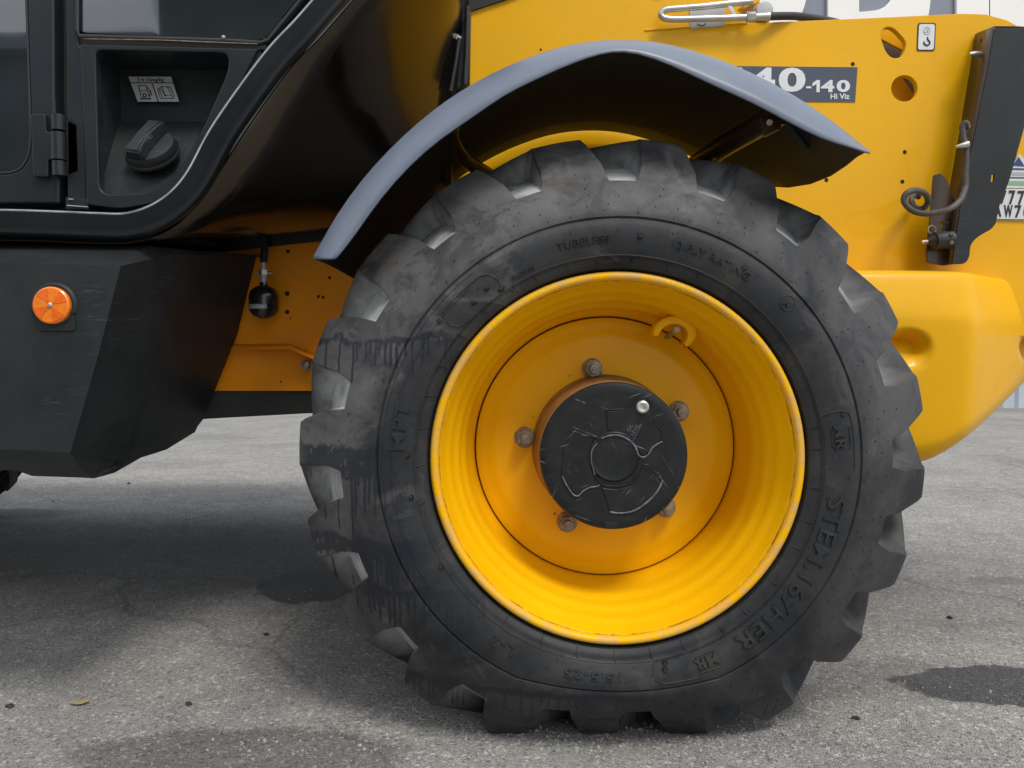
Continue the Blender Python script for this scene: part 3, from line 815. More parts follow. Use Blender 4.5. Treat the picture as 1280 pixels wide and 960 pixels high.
for poly in ([(470, 212), (592, 206), (640, 150), (740, 196), (756, 290), (800, 340), (800, 388), (745, 430), (690, 487), (640, 420), (600, 380), (545, 350), (475, 320)],
             [(262, 332), (300, 340), (396, 364), (372, 430), (366, 500), (392, 590), (425, 650), (330, 690), (290, 716), (235, 660), (200, 590), (215, 430)],
             [(440, 664), (450, 672), (530, 682), (616, 660), (668, 598), (690, 530), (728, 538), (750, 572), (800, 600), (775, 690), (720, 752), (640, 805), (560, 822), (492, 814), (470, 740)]):
    pp_ = roundpoly([(a, b) for a, b in crop(poly)], 2.6, 4)
    o_ = plate("cast_relief", pp_, WY + CAPY - .0022, .006, M['cap'], None, bevel=.0014)
    o_.data.transform(Matrix.Translation((-WC.x, -WY, -WC.z))); o_.parent = WHEEL
# wheel nuts
nut = empty("nut_tmp")
def wheel_nut(px_, py_, first=[None]):
    c = P(px_, py_, WY + .170); ang = random.uniform(0, 1)
    loc = (c.x - WC.x, .194, c.z - WC.z)
    bm = bmesh.new()
    def cyl(r1, r2, y0, y1, n):
        bmesh.ops.create_cone(bm, segments=n, radius1=r1, radius2=r2, depth=abs(y1 - y0), cap_ends=True, matrix=Matrix.Translation((0, (y0 + y1) / 2, 0)) @ Matrix.Rotation(radians(90), 4, 'X') @ Matrix.Rotation(ang, 4, 'Z'))
    cyl(.0215, .0210, 0, -.006, 28)
    cyl(.0200, .0175, -.006, -.010, 28)
    cyl(.0165, .0160, -.010, -.028, 6)
    cyl(.0095, .0088, -.030, -.042, 16)
    cyl(.0040, .0035, -.042, -.0435, 12)
    bmesh.ops.bevel(bm, geom=[e for e in bm.edges if e.calc_length() > .012 and len(e.link_faces) == 2], offset=.0008, segments=2, affect='EDGES')
    o = from_bm("wheel_nut", bm, M['rust'], WHEEL, 35); o.location = loc
for q in ((742, 461), (851, 515), (834, 636), (710, 655), (656, 548)): wheel_nut(*q)
bpy.data.objects.remove(nut)

# valve and its welded guard on the barrel
gc = P(842, 418, WY + .11); gx, gz = gc.x - WC.x, gc.z - WC.z
rows = []
for i in range(23):
    t = radians(212 - i * (236 / 22)) - radians(26)
    rr = .0335
    tp = sin(pi * (i + 1.2) / 24.4)
    thk = .0035 + .0065 * tp ** .7
    wdt = .022 + .030 * tp
    ux, uz = cos(t), sin(t)
    a_in = (gx + (rr - thk) * ux, gz + (rr - thk) * uz * .82); a_out = (gx + (rr + thk) * ux, gz + (rr + thk) * uz * .82)
    yf = .118 - wdt / 2
    rows.append([(a_in[0], .150, a_in[1]), (a_in[0], yf + .002, a_in[1]), (a_in[0] * .85 + a_out[0] * .15, yf, a_in[1] * .85 + a_out[1] * .15), (a_out[0] * .85 + a_in[0] * .15, yf + .001, a_out[1] * .85 + a_in[1] * .15), (a_out[0], yf + .004, a_out[1]), (a_out[0], .150, a_out[1])])
gd = strip("valve_guard", rows, M['rim'], WHEEL, 0, 50)
tube("valve_stem", [(gx - .002, .17, gz - .004), (gx + .004, .12, gz + .006)], .005, M['rust'], WHEEL, 10)
tube("valve_stem", [(gx + .004, .12, gz + .006), (gx + .006, .105, gz + .010)], .0065, M['steel'], WHEEL, 10)
box("guard_shade", (gx - .012, .10, gz + .040), (gx + .020, .105, gz + .044), M['hole'], WHEEL).rotation_euler = (0, 0, 0)  # dark strip painted in for the shade above the valve guard

# ------------------------------------------------------------------ other wheels (far side, seen beneath the machine)
def far_wheel(name, x, y):
    w = empty(name, (x, y, WC.z), TH)
    link("tyre", tyre_me, M['tyre'], w)
    link("rim", rim.data, M['rim'], w)
    return w
far_wheel("far_rear_wheel", WC.x - 2.90, 3.25)
far_wheel("far_front_wheel", WC.x, 3.25)
tube("front_axle", [(WC.x, 1.62, WC.z), (WC.x, 3.3, WC.z)], .09, M['matte'], TH, 16)

# ------------------------------------------------------------------ mudguard
MG_SIDE = -1
OUT = [(387, 323), (420, 262), (450, 222), (480, 188), (520, 150), (556, 122), (590, 101), (630, 80), (680, 61), (720, 51), (760, 47), (800, 47), (840, 52), (890, 66), (940, 86), (990, 112), (1030, 139), (1065, 167), (1089, 189)]
INN = [(418, 324), (442, 295), (474, 247), (513, 204), (550, 172), (590, 146), (628, 118), (665, 100), (700, 84), (735, 70), (765, 62.5), (795, 63.5), (841, 80), (890, 105), (940, 126), (985, 151), (1030, 174), (1058, 181), (1088, 191)]
rows = []
nS = len(OUT)
for i in range(nS):
    o_, n_ = OUT[i], INN[i]
    pi_ = P(n_[0], n_[1], 1.375); pm_ = P(o_[0] * .55 + n_[0] * .45, o_[1] * .55 + n_[1] * .45, 1.395); po_ = P(o_[0], o_[1], 1.43)
    rear = Vector((po_.x, 2.0, po_.z))
    t = max(0, (i - 13) / 5)
    if i >= 13:
        tgt = P(932, 226, 2.0)
        rear = rear.lerp(tgt, t ** 1.6)
    r1 = po_.lerp(rear, .06) + Vector((0, 0, .004)); r2 = po_.lerp(rear, .35) + Vector((0, 0, .006)); r3 = po_.lerp(rear, .70)
    if i >= 16:
        k = (i - 15) / 3
        r2 += Vector((.040, 0, -.030)) * k; r3 += Vector((.035, 0, -.038)) * k
    rows.append([pi_, pm_, po_, r1, r2, r3, rear])
rows.insert(1, [a.lerp(b, .12) for a, b in zip(rows[0], rows[1])]); rows.insert(-1, [a.lerp(b, .12) for a, b in zip(rows[-1], rows[-2])])
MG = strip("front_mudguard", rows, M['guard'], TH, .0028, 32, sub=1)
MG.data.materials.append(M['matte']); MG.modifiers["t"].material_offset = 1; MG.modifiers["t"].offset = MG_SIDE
# inner stiffening rib and struts
MGa = tube("mudguard_strut", [P(566, 150, 1.62), P(565, 168, 1.70), P(572, 188, 1.78), P(590, 206, 1.84), P(625, 226, 1.95)], .0165, M['brownblack'], MG, 14, smoothn=5)
solid("mudguard_bracket", [P(558, 172, 1.75), P(563, 176, 1.75), P(565, 232, 1.9), P(556, 235, 1.9)], [P(560, 172, 1.80), P(565, 176, 1.80), P(566, 232, 1.98), P(558, 235, 1.98)], M['brownblack'], MG)
tube("mudguard_strut", [P(978, 141, 1.50), P(945, 160, 1.58), P(905, 183, 1.68), P(870, 206, 1.80)], .022, M['brownblack'], MG, 16, smoothn=4)
tube("mudguard_strut", [P(976, 150, 1.52), P(940, 172, 1.60), P(893, 196, 1.70), P(880, 210, 1.78)], .006, M['yellow_shaded'], MG, 10)
solid("mudguard_bracket", [P(950, 146, 1.475), P(976, 145, 1.475), P(974, 162, 1.475), P(954, 172, 1.475)], [P(952, 146, 1.50), P(978, 145, 1.50), P(976, 162, 1.50), P(956, 172, 1.50)], M['brownblack'], MG, .002)
tube("guard_bolt", [P(962, 153, 1.462), P(962, 153, 1.48)], .006, M['rust'], MG, 6)
solid("guard_stiffener", [P(975, 152, 1.55), P(985, 150, 1.55), P(1012, 186, 1.58), P(1005, 190, 1.58)], [P(975, 152, 1.63), P(985, 150, 1.63), P(1010, 186, 1.66), P(1003, 190, 1.66)], M['matte'], MG, .002)

# ------------------------------------------------------------------ frame side plate (right) with lightening holes
PY = 2.02
outer = [(548, 420), (548, 250), (552, 200), (570, 170), (586, 130), (588, 14.5), (632, -1), (700, -25), (930, -25), (934, 4), (922, 12), (934, 28.8), (960, 28), (1030, 25), (1120, 21), (1205, 17), (1232, 18), (1258, 25), (1290, 42), (1420, 150), (1420, 420)]
slot = roundpoly([(1099, 41, 7), (1107, 33, 7), (1117, 34, 8), (1132, 50, 9), (1133, 58, 9), (1128, 71, 9), (1117, 74, 9), (1107, 66, 10)], 8, 5)
SP = plate("frame_side_plate", outer, PY, .018, M['yellow'], TH, [slot, circ(1130.5, 110.5, 16.5, 36)], bevel=.0007)
tube("weld_seam", [P(806, 38, PY - .0005), P(845, 35, PY - .0005), P(880, 32, PY - .0005), P(934, 29, PY - .0005)], .0022, M['yellow'], SP, 8)
# second web behind the holes, with the diagonal cut edge showing
plate("inner_web", [(1080, 36), (1099, 47), (1133, 65), (1150, 74), (1150, 36)], PY + .055, .010, M['yellow'], TH)
plate("inner_web", [(1090, 84), (1118, 90), (1127, 96), (1142, 118), (1160, 160), (1090, 160)], PY + .055, .010, M['yellow'], TH)
plate("inner_web", [(1040, 40), (1220, 40), (1220, 200), (1040, 200)], PY + .12, .010, M['brownblack'], TH)
for x, y in ((1131, 190), (1128, 227), (1033, 225), (1066, 80), (676, 62), (664, 78)):
    r = .0045 if x > 1000 else .0025
    c = P(x, y, PY); lathe("bolt_hole", [(0, -.0006), (r, -.0006), (r * 1.15, .0004)], M['hole'], SP, 16, (c.x, PY - .0004, c.z))
# decal
dy = PY - .0016
dec = plate("model_decal", [(860, 82), (1072, 84), (1069, 127.5), (860, 126)], dy, .0014, M['decal'], SP)
for ch, a_x, b_x in (("5", 898, 930), ("4", 934, 969), ("0", 973, 1007)):
    text_fit("decal_print", ch, a_x, b_x, 115, 84.5, dy - .0009, M['white'], dec, .035)
text_fit("decal_print", "-", 1007.5, 1014, 110.5, 108, dy - .0009, M['white'], dec, .03)
for ch, a_x, b_x in (("1", 1016, 1024), ("4", 1026, 1043), ("0", 1045.5, 1062.5)):
    if ch == "1": plate("decal_print", [(1015.5, 104), (1021, 100), (1025, 100), (1024.7, 115.2), (1020.5, 115.2), (1020.7, 105), (1015.5, 108)], dy - .0012, .001, M['white'], dec); continue
    text_fit("decal_print", ch, a_x, b_x, 115.2, 100, dy - .0009, M['white'], dec, .035)
text_fit("decal_print", "Hi Viz", 1038, 1062, 124, 117, dy - .0009, M['white'], dec, .02)
hk = plate("lifting_point_label", roundpoly([(1147.5, 28.5), (1170, 28.5), (1168.5, 63.5), (1146, 63.5)], 3), dy, .0014, M['ink'], SP)
plate("label_face", roundpoly([(1149, 30), (1168.7, 30), (1167.2, 62), (1147.5, 62)], 3), dy - .0008, .001, M['white'], hk)
q = [P(x, y, dy - .0016) for x, y in ((1159.5, 46.5), (1159.8, 49.5), (1162, 52), (1162, 55), (1158.5, 56.5), (1155.2, 54.5), (1155, 52))]
tube("hook_symbol", q, .0017, M['ink'], hk, 8, smoothn=4)
q = [P(1158.5 + 4.2 * cos(t * pi / 8), 38.5 + 4.6 * sin(t * pi / 8), dy - .0014) for t in range(16)]
tube("symbol_ring", q, .0005, M['silver'], hk, 6, cyclic=True)
tube("symbol_ring", [P(1155.5, 40, dy - .0014), P(1158, 36, dy - .0014), P(1161, 40, dy - .0014)], .0005, M['silver'], hk, 6, cyclic=True)

# boom and hood above the frame plate
plate("boom_side", [(560, -140), (560, 30), (586, 30), (640, 60), (936, 60), (936, 30), (926, 12), (950, 2), (950, -140)], PY + .024, .16, M['yellow'], TH, bevel=.003)
c = P(818, -4, PY + .05); lathe("boom_boss", [(0, -.006), (.016, -.006), (.022, -.004), (.024, .002)], M['hub'], TH, 24, (c.x, PY - .002, c.z))
plate("boom_label", [(862, 13), (906, 8), (906, 32), (863, 36)], PY - .003, .002, M['silver'], TH)
tube("label_symbol", [P(877 + 5 * cos(t * pi / 6), 29 + 3 * sin(t * pi / 6), PY - .004) for t in range(0, 7)], .001, M['ink'], TH, 6)
# bright steel release handle and hydraulic hose on top of the plate
HY = PY - .03
hdl = tube("release_handle", [P(941, 2, HY), P(912, 4.5, HY), P(880, 8, HY), P(850, 10.5, HY), P(833, 12, HY), P(826.5, 16, HY), P(828, 21.5, HY), P(840, 24, HY), P(870, 23.5, HY), P(905, 22.5, HY), P(938, 21.5, HY)], .0078, M['steel'], TH, 14, smoothn=6)
solid("handle_web", [P(906, 2, HY - .004), P(910, 1, HY - .004), P(921, 17, HY - .004), P(917, 22, HY - .004)], [P(906, 2, HY + .004), P(910, 1, HY + .004), P(921, 17, HY + .004), P(917, 22, HY + .004)], M['steel'], hdl, .0008)
tube("hose_fitting", [P(933, 21.5, HY), P(944, 21.2, HY)], .0125, M['steel'], TH, 6)
tube("hose_fitting", [P(944, 21.2, HY), P(962, 20.6, HY)], [.0085, .0105, .0105], M['steel'], TH, 14)
tube("hydraulic_hose", [P(958, 20.5, HY), P(990, 20, HY + .03), P(1010, 22, HY + .05), P(1035, 26, HY + .06), P(1060, 32, HY + .07)], .0095, M['rubber'], TH, 12, smoothn=4)
lathe("hose_cover", [(0, -.03), (.020, -.028), (.026, -.01), (.026, .03)], M['silver'], TH, 20, tuple(P(952, 18, HY + .05)))

# ------------------------------------------------------------------ nose cover: moulded yellow bodywork
nose_st = [  # (px x, Y, top py, crease py, lower py, bottom py)
    (1040, 1.86, 337, 396, 545, 572), (1090, 1.86, 337, 397, 557, 584), (1130, 1.86, 337, 398, 562, 588), (1165, 1.86, 337.5, 399, 558, 584), (1188, 1.861, 338, 400, 548, 573), (1202, 1.863, 338.5, 401, 540, 564),
    (1209, 1.868, 339, 402, 535, 559), (1216, 1.880, 340, 402.5, 530, 554), (1226, 1.910, 342, 403, 522, 546), (1250, 1.985, 346, 403, 501, 524), (1284, 2.09, 353, 404, 464, 489), (1320, 2.22, 362, 406, 432, 452), (1352, 2.36, 371, 410, 420, 432)]
rows = []
for (x, Y, t, c_, l, b_) in nose_st:
    bk = .10
    pt = P(x, t, Y); pc = P(x, c_, Y); pl = P(x, l, Y); pb = P(x, b_, Y)
    top_in = Vector((pt.x - .0, Y + .16, pt.z + .006))
    r = [Vector((pt.x, Y + .30, pt.z + .006)), top_in, Vector((pt.x, Y + .028, pt.z)), Vector((pt.x, Y + .008, pt.z - .006)), Vector((pt.x, Y, pt.z - .022)), pc + Vector((0, -.016, .03)), pc + Vector((0, -.020, .006)), pc + Vector((0, -.020, -.006)), pc + Vector((0, -.019, -.03)),
         pc.lerp(pl, .5) + Vector((0, -.012, 0)), pl + Vector((0, 0, .02)), pl + Vector((0, .004, 0)), Vector((pb.x, Y + .03, pb.z + .010)), Vector((pb.x, Y + .07, pb.z)), Vector((pb.x, Y + .2, pb.z - .004))]
    rows.append(r)
NC = strip("nose_cover", rows, M['yellow'], TH, 0, 50, sub=3)
bpy.context.view_layer.update()
_me = bpy.data.meshes.new_from_object(NC.evaluated_get(bpy.context.evaluated_depsgraph_get()))
for v in _me.vertices:
    x, y = proj(v.co)
    for (cx_, cy_, rx_, ry_) in ((1134, 436, 33, 27), (1292, 436, 20, 23)):
        d = hypot((x - cx_) / rx_, (y - cy_) / ry_)
        if d < 1:
            t = min(1, (1 - d) / .55); t = t * t * (3 - 2 * t)
            v.co.y += .075 * t * (0.55 + 0.45 * min(1, max(-1, (cy_ - y) / ry_)))
NC.modifiers.clear(); NC.data = _me; smooth_by(_me, 60)
_s = NC.modifiers.new("t", 'SOLIDIFY'); _s.thickness = .006; _s.offset = 0
# ------------------------------------------------------------------ number plate and stickers on the frame plate
npY = PY - .004
NP_ = plate("number_plate", roundpoly([(1232, 236), (1330, 236), (1330, 276.5), (1232, 274.5)], 2), npY, .0025, M['white'], TH, bevel=.0006)
for ch, a_x, b_x, yb, yt in (("7", 1250, 1258.5, 255, 238), ("7", 1261, 1269.5, 255.5, 238), ("7", 1272, 1281, 256, 238.5), ("A", 1243, 1252, 271, 256), ("W", 1255, 1266, 271.5, 256), ("7", 1268.5, 1277, 272, 256.5), ("C", 1279.5, 1289, 272.5, 257)):
    text_fit("plate_digits", ch, a_x, b_x, yb, yt, npY - .0012, M['ink'], NP_, .02)
plate("plate_border", [(1234, 274.0), (1330, 275.6), (1330, 274.9), (1234, 273.4)], npY - .0012, .0010, M['ink'], NP_)
NS = plate("warning_sticker", [(1273.5, 192), (1290, 208), (1295, 235), (1254, 235), (1262, 215)], npY, .0016, M['white'], TH)
plate("sticker_mark", [(1273.5, 196), (1281, 208), (1266, 207)], npY - .001, .001, M['navy'], NS)
plate("sticker_mark", [(1264, 210), (1285, 210.5), (1286, 212.5), (1263, 212)], npY - .001, .001, M['navy'], NS)
plate("sticker_mark", [(1262, 215), (1287, 215.5), (1288, 219), (1261, 218.5)], npY - .001, .001, M['silver'], NS)
plate("sticker_mark", [(1260, 221), (1289, 221.5), (1290, 223), (1259, 222.5)], npY - .001, .001, M['decal'], NS)
plate("sticker_mark", [(1258, 226), (1290, 226.5), (1290, 232), (1256, 231)], npY - .001, .001, M['green'], NS)

# ------------------------------------------------------------------ black lamp bracket at the right
BY = 1.92
face = [(1243, 35, 3), (1320, 35, 0), (1320, 70, 0), (1293, 110, 0), (1279, 165, 0), (1262, 225, 0), (1250, 256, 0), (1245, 279, 0), (1240, 286, 4), (1222, 296, 8), (1213, 306, 6), (1212, 322, 5), (1206, 330, 5), (1190, 330, 0), (1203, 240, 0), (1222, 150, 0), (1236, 80, 0)]
BR = plate("lamp_bracket", roundpoly([(x, y, r) for x, y, r in face], 0, 4), BY, .006, M['plastic'], TH, [[(1239.8, 218), (1243, 218), (1242, 227.5), (1238.8, 227)]], bevel=.0012)
fl_f = [(1243, 34), (1236, 80), (1222, 150), (1203, 240), (1192, 300), (1190, 330)]
fl_b = [(1220, 43), (1214, 85), (1204, 145), (1189, 230), (1180, 290), (1178, 326)]
strip("bracket_flange", [[P(x, y, BY + .003) for x, y in fl_f], [P(a, b, BY + .095) for a, b in fl_b]], M['brownblack'], BR, .005)
strip("bracket_flange", [[P(1243, 34, BY + .003), P(1330, 34, BY + .003)], [P(1220, 43, BY + .095), P(1300, 42, BY + .095)]], M['brownblack'], BR, .005)
LB = plate("switch_bracket", roundpoly([(1167, 219, 2), (1176, 216, 3), (1184, 226, 3), (1206, 284, 2), (1203, 292, 2), (1203, 329, 1), (1186, 331, 1), (1179, 332, 1), (1159, 328, 2), (1158, 312, 1), (1162, 280, 1)], 2), 1.955, .005, M['brownblack'], TH, [circ(1176.5, 280, 2.6, 12), circ(1184, 277, 1.8, 10)], bevel=.001)
tube("switch_body", [P(1190, 300, 1.93), P(1178, 300, 1.93), P(1168, 301, 1.93)], .021, M['rubber'], LB, 18)
tube("switch_body", [P(1168, 301, 1.93), P(1160, 302, 1.93)], [.015, .008], M['rubber'], LB, 14)
tube("switch_pin", [P(1160, 302, 1.93), P(1152, 303, 1.93)], .005, M['rust'], LB, 10)
tube("switch_ring", [P(1165 + 5 * cos(t * pi / 6), 287 + 5 * sin(t * pi / 6), 1.945) for t in range(12)], .0016, M['rust'], LB, 6, cyclic=True)
for x, y in ((1190, 292), (1190, 303)):
    tube("switch_screw", [P(x, y, 1.905), P(x, y, 1.915)], .005, M['rust'], LB, 6)
tube("bracket_bolt", [P(1212, 67.5, 1.95), P(1218, 67, 1.95), P(1225, 68, 1.96)], [.004, .006, .008], M['steel'], BR, 10)
c = P(1227, 50, 1.945); tube("bolt_hole", [c, c + Vector((-.001, .001, 0))], .005, M['hole'], BR, 10)
# corrugated cable with its coil and tie
cq = [P(1206, 168, 1.90), P(1209, 160, 1.90), P(1207, 154, 1.89), P(1203, 158, 1.885), P(1204, 170, 1.885), P(1207, 185, 1.885), P(1208, 200, 1.885), P(1207, 216, 1.885), P(1207, 232, 1.88), P(1201, 249, 1.87), P(1189, 260, 1.86), P(1172, 265.5, 1.86), P(1155, 267, 1.86),
      P(1140, 263, 1.86), P(1130, 252, 1.86), P(1133, 242, 1.865), P(1144, 238, 1.88), P(1156, 242, 1.90), P(1160, 252, 1.92), P(1153, 261, 1.93), P(1143, 259, 1.93), P(1139, 250, 1.94), P(1143, 243, 1.97), P(1148, 246, 2.0)]
tube("coiled_cable", cq, .0068, M['cable'], TH, 10, smoothn=14, rings=.09)
tube("cable_tie", [P(1195, 183.5, 1.878), P(1203, 182, 1.876), P(1210, 180, 1.876)], [.003, .007, .008], M['steel'], TH, 8)

# ------------------------------------------------------------------ chassis rail, its orange carrying the shade, and belly at the left
CR = plate("chassis_rail", [(240, 250), (560, 250), (560, 470), (400, 447), (362, 431), (270, 432)], 2.0, .012, M['yellow_shaded'], TH)
strip("rail_ledge", [[P(270, 431.5, 2.0), P(362, 430.5, 2.0), P(400, 446, 2.0), P(440, 462, 2.0)], [P(270, 437, 1.965), P(362, 435.5, 1.965), P(398, 452, 1.965), P(440, 469, 1.965)]], M['yellow_shaded'], CR, .004)
plate("rail_web", [(240, 434), (364, 434), (420, 455), (440, 480), (440, 488.5), (240, 488.5)], 2.012, .010, M['yellow_shaded'], TH)
for (x, y, r) in ((360, 314, .0045), (359, 367, .0055), (359, 390, .0048), (398, 370.5, .0035), (404, 371.5, .0035), (412, 347, .0035), (363, 398, .0018), (351, 477, .002), (340, 300, .003)):
    c = P(x, y, 2.0); lathe("bolt_hole", [(0, -.0006), (r, -.0006), (r * 1.15, .0004)], M['hole'], CR, 14, (c.x, c.y - .0004, c.z))
c = P(383, 456, 2.0); lathe("rail_bolt", [(0, -.012), (.006, -.012), (.010, -.010), (.012, 0), (.015, 0), (.015, .004)], M['rust'], CR, 14, tuple(c))
solid("belly_plate", [P(120, 489, 2.02), P(560, 489, 2.02), P(560, 510, 2.02), P(378, 517, 2.02), P(250, 524, 2.02), P(120, 530, 2.02)], [p_ + Vector((0, 1.3, 0)) for p_ in [P(120, 489, 2.02), P(560, 489, 2.02), P(560, 510, 2.02), P(378, 517, 2.02), P(250, 524, 2.02), P(120, 530, 2.02)]], M['matte'], TH)
box("unseen_engine_pod", (-2.6, 2.95, .545), (-.62, 3.75, 1.30), M['matte'], TH, .02)  # unseen far side, added to deepen the shade under the machine
box("unseen_rear_chassis", (-4.2, 2.10, .60), (-1.12, 3.0, 1.05), M['matte'], TH, .01)  # unseen run of chassis, added for the same under-machine shade
solid("chassis_core", [Vector((-1.1, 2.06, .62)), Vector((1.18, 2.2, .64)), Vector((1.18, 2.2, 1.15)), Vector((-1.1, 2.06, 1.05))], [Vector((-1.1, 3.0, .62)), Vector((1.18, 2.9, .64)), Vector((1.18, 2.9, 1.15)), Vector((-1.1, 3.0, 1.05))], M['matte'], TH)

# accumulator hanging in front of the rail
ac = P(330, 380, 1.94)
AC = lathe("accumulator", [(0, -.036), (.012, -.035), (.026, -.028), (.0345, -.016), (.0355, -.004), (.0355, .018), (.032, .031), (.022, .040), (.010, .045), (.009, .052)], M['gloss'], TH, 32, tuple(ac), axis='Z', smooth=50)
AC.data.transform(Matrix.Scale(1, 4))
def zflip():
    pass
lb = []
for i in range(9):
    a = radians(-150 + i * 11); lb.append([(ac.x + .0362 * cos(a), ac.y + .0362 * sin(a), ac.z - .002), (ac.x + .0362 * cos(a), ac.y + .0362 * sin(a), ac.z - .013)])
rel(strip("bottle_label", lb, M['silver'], None, .0004), AC)
rel(tube("bottle_neck", [ac + Vector((0, 0, .045)), ac + Vector((0, 0, .072))], .0085, M['silver'], None, 12), AC)
rel(tube("bottle_neck", [ac + Vector((0, 0, .070)), ac + Vector((0, 0, .082))], .0125, M['steel'], None, 6), AC)
rel(tube("bottle_neck", [ac + Vector((0, 0, .082)), ac + Vector((0, 0, .10))], .007, M['silver'], None, 12), AC)
rel(tube("tee_valve", [ac + Vector((-.02, 0, .075)), ac + Vector((.022, 0, .075))], .004, M['steel'], None, 8), AC)
tube("feed_pipe", [ac + Vector((0, 0, .10)), ac + Vector((0, .01, .15)), ac + Vector((-.01, .02, .22))], .009, M['rubber'], TH, 10, smoothn=3)

# ------------------------------------------------------------------ side tank: faceted black moulding
FY = 1.40
def col(*q): return [P(x, y, Y) for x, y, Y in q]
# columns: [back-top edge, front-top edge, mid, lower front, chin, bottom, underside back]
cols = [
    col((-160, 306, 1.52), (-160, 327, FY), (-160, 440, FY), (-160, 561, FY + .005), (-160, 574, FY + .02), (-160, 585, FY + .05)),
    col((0, 306, 1.52), (0, 329, FY), (0, 440, FY), (0, 562, FY + .005), (8, 575, FY + .02), (20, 588, FY + .05)),
    col((60, 306, 1.52), (60, 330, FY), (50, 440, FY), (45, 563, FY + .005), (44, 580, FY + .02), (40, 595, FY + .05)),
    col((176, 307, 1.52), (141, 332, FY), (112, 450, FY), (76, 565, FY + .005), (84, 584, FY + .02), (100, 597, FY + .06)),
    col((184, 307, 1.53), (151, 332.5, FY + .004), (121, 450, FY + .004), (88, 566, FY + .01), (100, 585, FY + .03), (118, 598, FY + .07)),
    col((219, 311, 1.60), (215, 318, 1.58), (191, 450, 1.57), (152, 560, 1.56), (146, 575, 1.57), (143, 591, 1.58)),
    col((228, 312, 1.63), (225, 318, 1.61), (200, 450, 1.60), (168, 556, 1.59), (165, 566, 1.595), (164, 576, 1.60)),
    col((270, 315, 1.80), (268, 319, 1.79), (243, 440, 1.78), (213, 541, 1.77), (210, 553, 1.775), (208, 562, 1.78)),
    col((322, 319, 1.97), (320, 322, 1.97), (296, 420, 1.97), (254, 524, 1.96), (247, 533, 1.96), (244, 540, 1.96)),
]
bm = bmesh.new(); V = [[bm.verts.new(p_) for p_ in c_] for c_ in cols]
for A, B in zip(V, V[1:]):
    for j in range(len(A) - 1): bm.faces.new((A[j], B[j], B[j + 1], A[j + 1]))
xl = cols[-1][-1].x; top = [bm.verts.new((min(c_[0].x, cols[-1][0].x), 2.03, cols[-1][0].z)) for c_ in cols]; bot = [bm.verts.new((min(c_[-1].x, xl) - .012, 1.962, cols[-1][-1].z + .006)) for c_ in cols]
for i in range(len(V) - 1):
    if True:
        bm.faces.new((V[i][0], top[i], top[i + 1], V[i + 1][0])); bm.faces.new((V[i][-1], V[i + 1][-1], bot[i + 1], bot[i]))
bmesh.ops.recalc_face_normals(bm, faces=bm.faces)
sharp = [e for e in bm.edges if len(e.link_faces) == 2 and e.calc_face_angle(0) > radians(14)]
bmesh.ops.bevel(bm, geom=sharp, offset=.012, segments=4, profile=.5, affect='EDGES', clamp_overlap=True)
TK = from_bm("side_tank", bm, M['plastic'], TH, 42)
# moulded dent in the side face
dent = [(1, 0), (.9, 0), (.75, 0)]
a_, b_, c_, d_ = P(226, 452, 1.705), P(240, 450, 1.77), P(214, 540, 1.775), P(190, 545, 1.68)
# reflector in its round recess
rc = P(68, 382, FY)
hs = lathe("reflector_housing", [(.0300, -.0015), (.0345, -.0055), (.0385, -.0045), (.0415, .001)], M['plastic'], TK, 48, (rc.x, FY, rc.z), a0=radians(-20), a1=radians(200), smooth=60)
plate("reflector_pad", roundpoly([(46, 385), (91, 385), (94, 414), (49, 414)], 5), FY - .003, .004, M['plastic'], TK, bevel=.0015)
RF = lathe("reflector", [(0, -.0135), (.0295, -.0125), (.0322, -.0105), (.0328, .001)], M['amber'], TH, 60, (rc.x, FY, rc.z), smooth=30)
for k in range(0, 8, 2):
    bm = bmesh.new(); a0 = radians(45 * k + 10); n = 6
    vs = [bm.verts.new((.004 * cos(a0 + radians(22)), -.0142, .004 * sin(a0 + radians(22))))] + [bm.verts.new((.0288 * cos(a0 + radians(45) * i / n), -.0133, .0288 * sin(a0 + radians(45) * i / n))) for i in range(n + 1)]
    bm.faces.new(vs)
    s_ = from_bm("reflector_facet", bm, M['amber2'], RF); s_["label"] = "darker orange wedge"
lathe("reflector_rivet", [(0, -.0175), (.0025, -.0170), (.0042, -.0150), (.0046, -.0125)], M['steel'], RF, 16)

# ------------------------------------------------------------------ cab
CY = 1.52
# door: frame with a rounded window opening
win = roundpoly([(-260, -200, 30), (30, -200, 30), (33, 0, 0), (37, 120, 0), (39, 190, 24), (24, 216, 18), (-260, 219, 30)], 10, 8)
DR = plate("cab_door", roundpoly([(-300, -260, 10), (66, -260, 3), (68, 120, 0), (74, 226, 0), (74, 255, 4), (-300, 257, 4)], 3), CY, .035, M['cab'], TH, [win], bevel=.005)
plate("door_window", [(-270, -205), (36, -205), (46, 230), (-270, 230)], CY + .010, .005, M['glass'], DR)
wl_pts = [P(x, y, CY + .001) for x, y in win]
tube("window_seal", wl_pts, .0022, M['rubber'], DR, 8, cyclic=True)
# pillar and inner frame
PL = plate("cab_pillar", [(80, -260), (98, -260), (98, 54), (103, 62), (108, 262), (84, 258)], CY + .004, .06, M['cab'], TH, bevel=.003)
plate("door_gap", [(60, -260), (86, -260), (92, 262), (60, 262)], CY + .035, .02, M['matte'], TH)
plate("gap_bracket", [(82, 246), (110, 249), (110, 262), (82, 262)], CY - .002, .008, M['cab'], TH, bevel=.001)
tube("latch_rail", [P(84, 257, CY - .006), P(110, 259, CY - .006)], .0016, M['steel'], TH, 8)
tube("latch_rail", [P(86, 249, CY - .004), P(92, 249.5, CY - .004)], .0016, M['steel'], TH, 8)
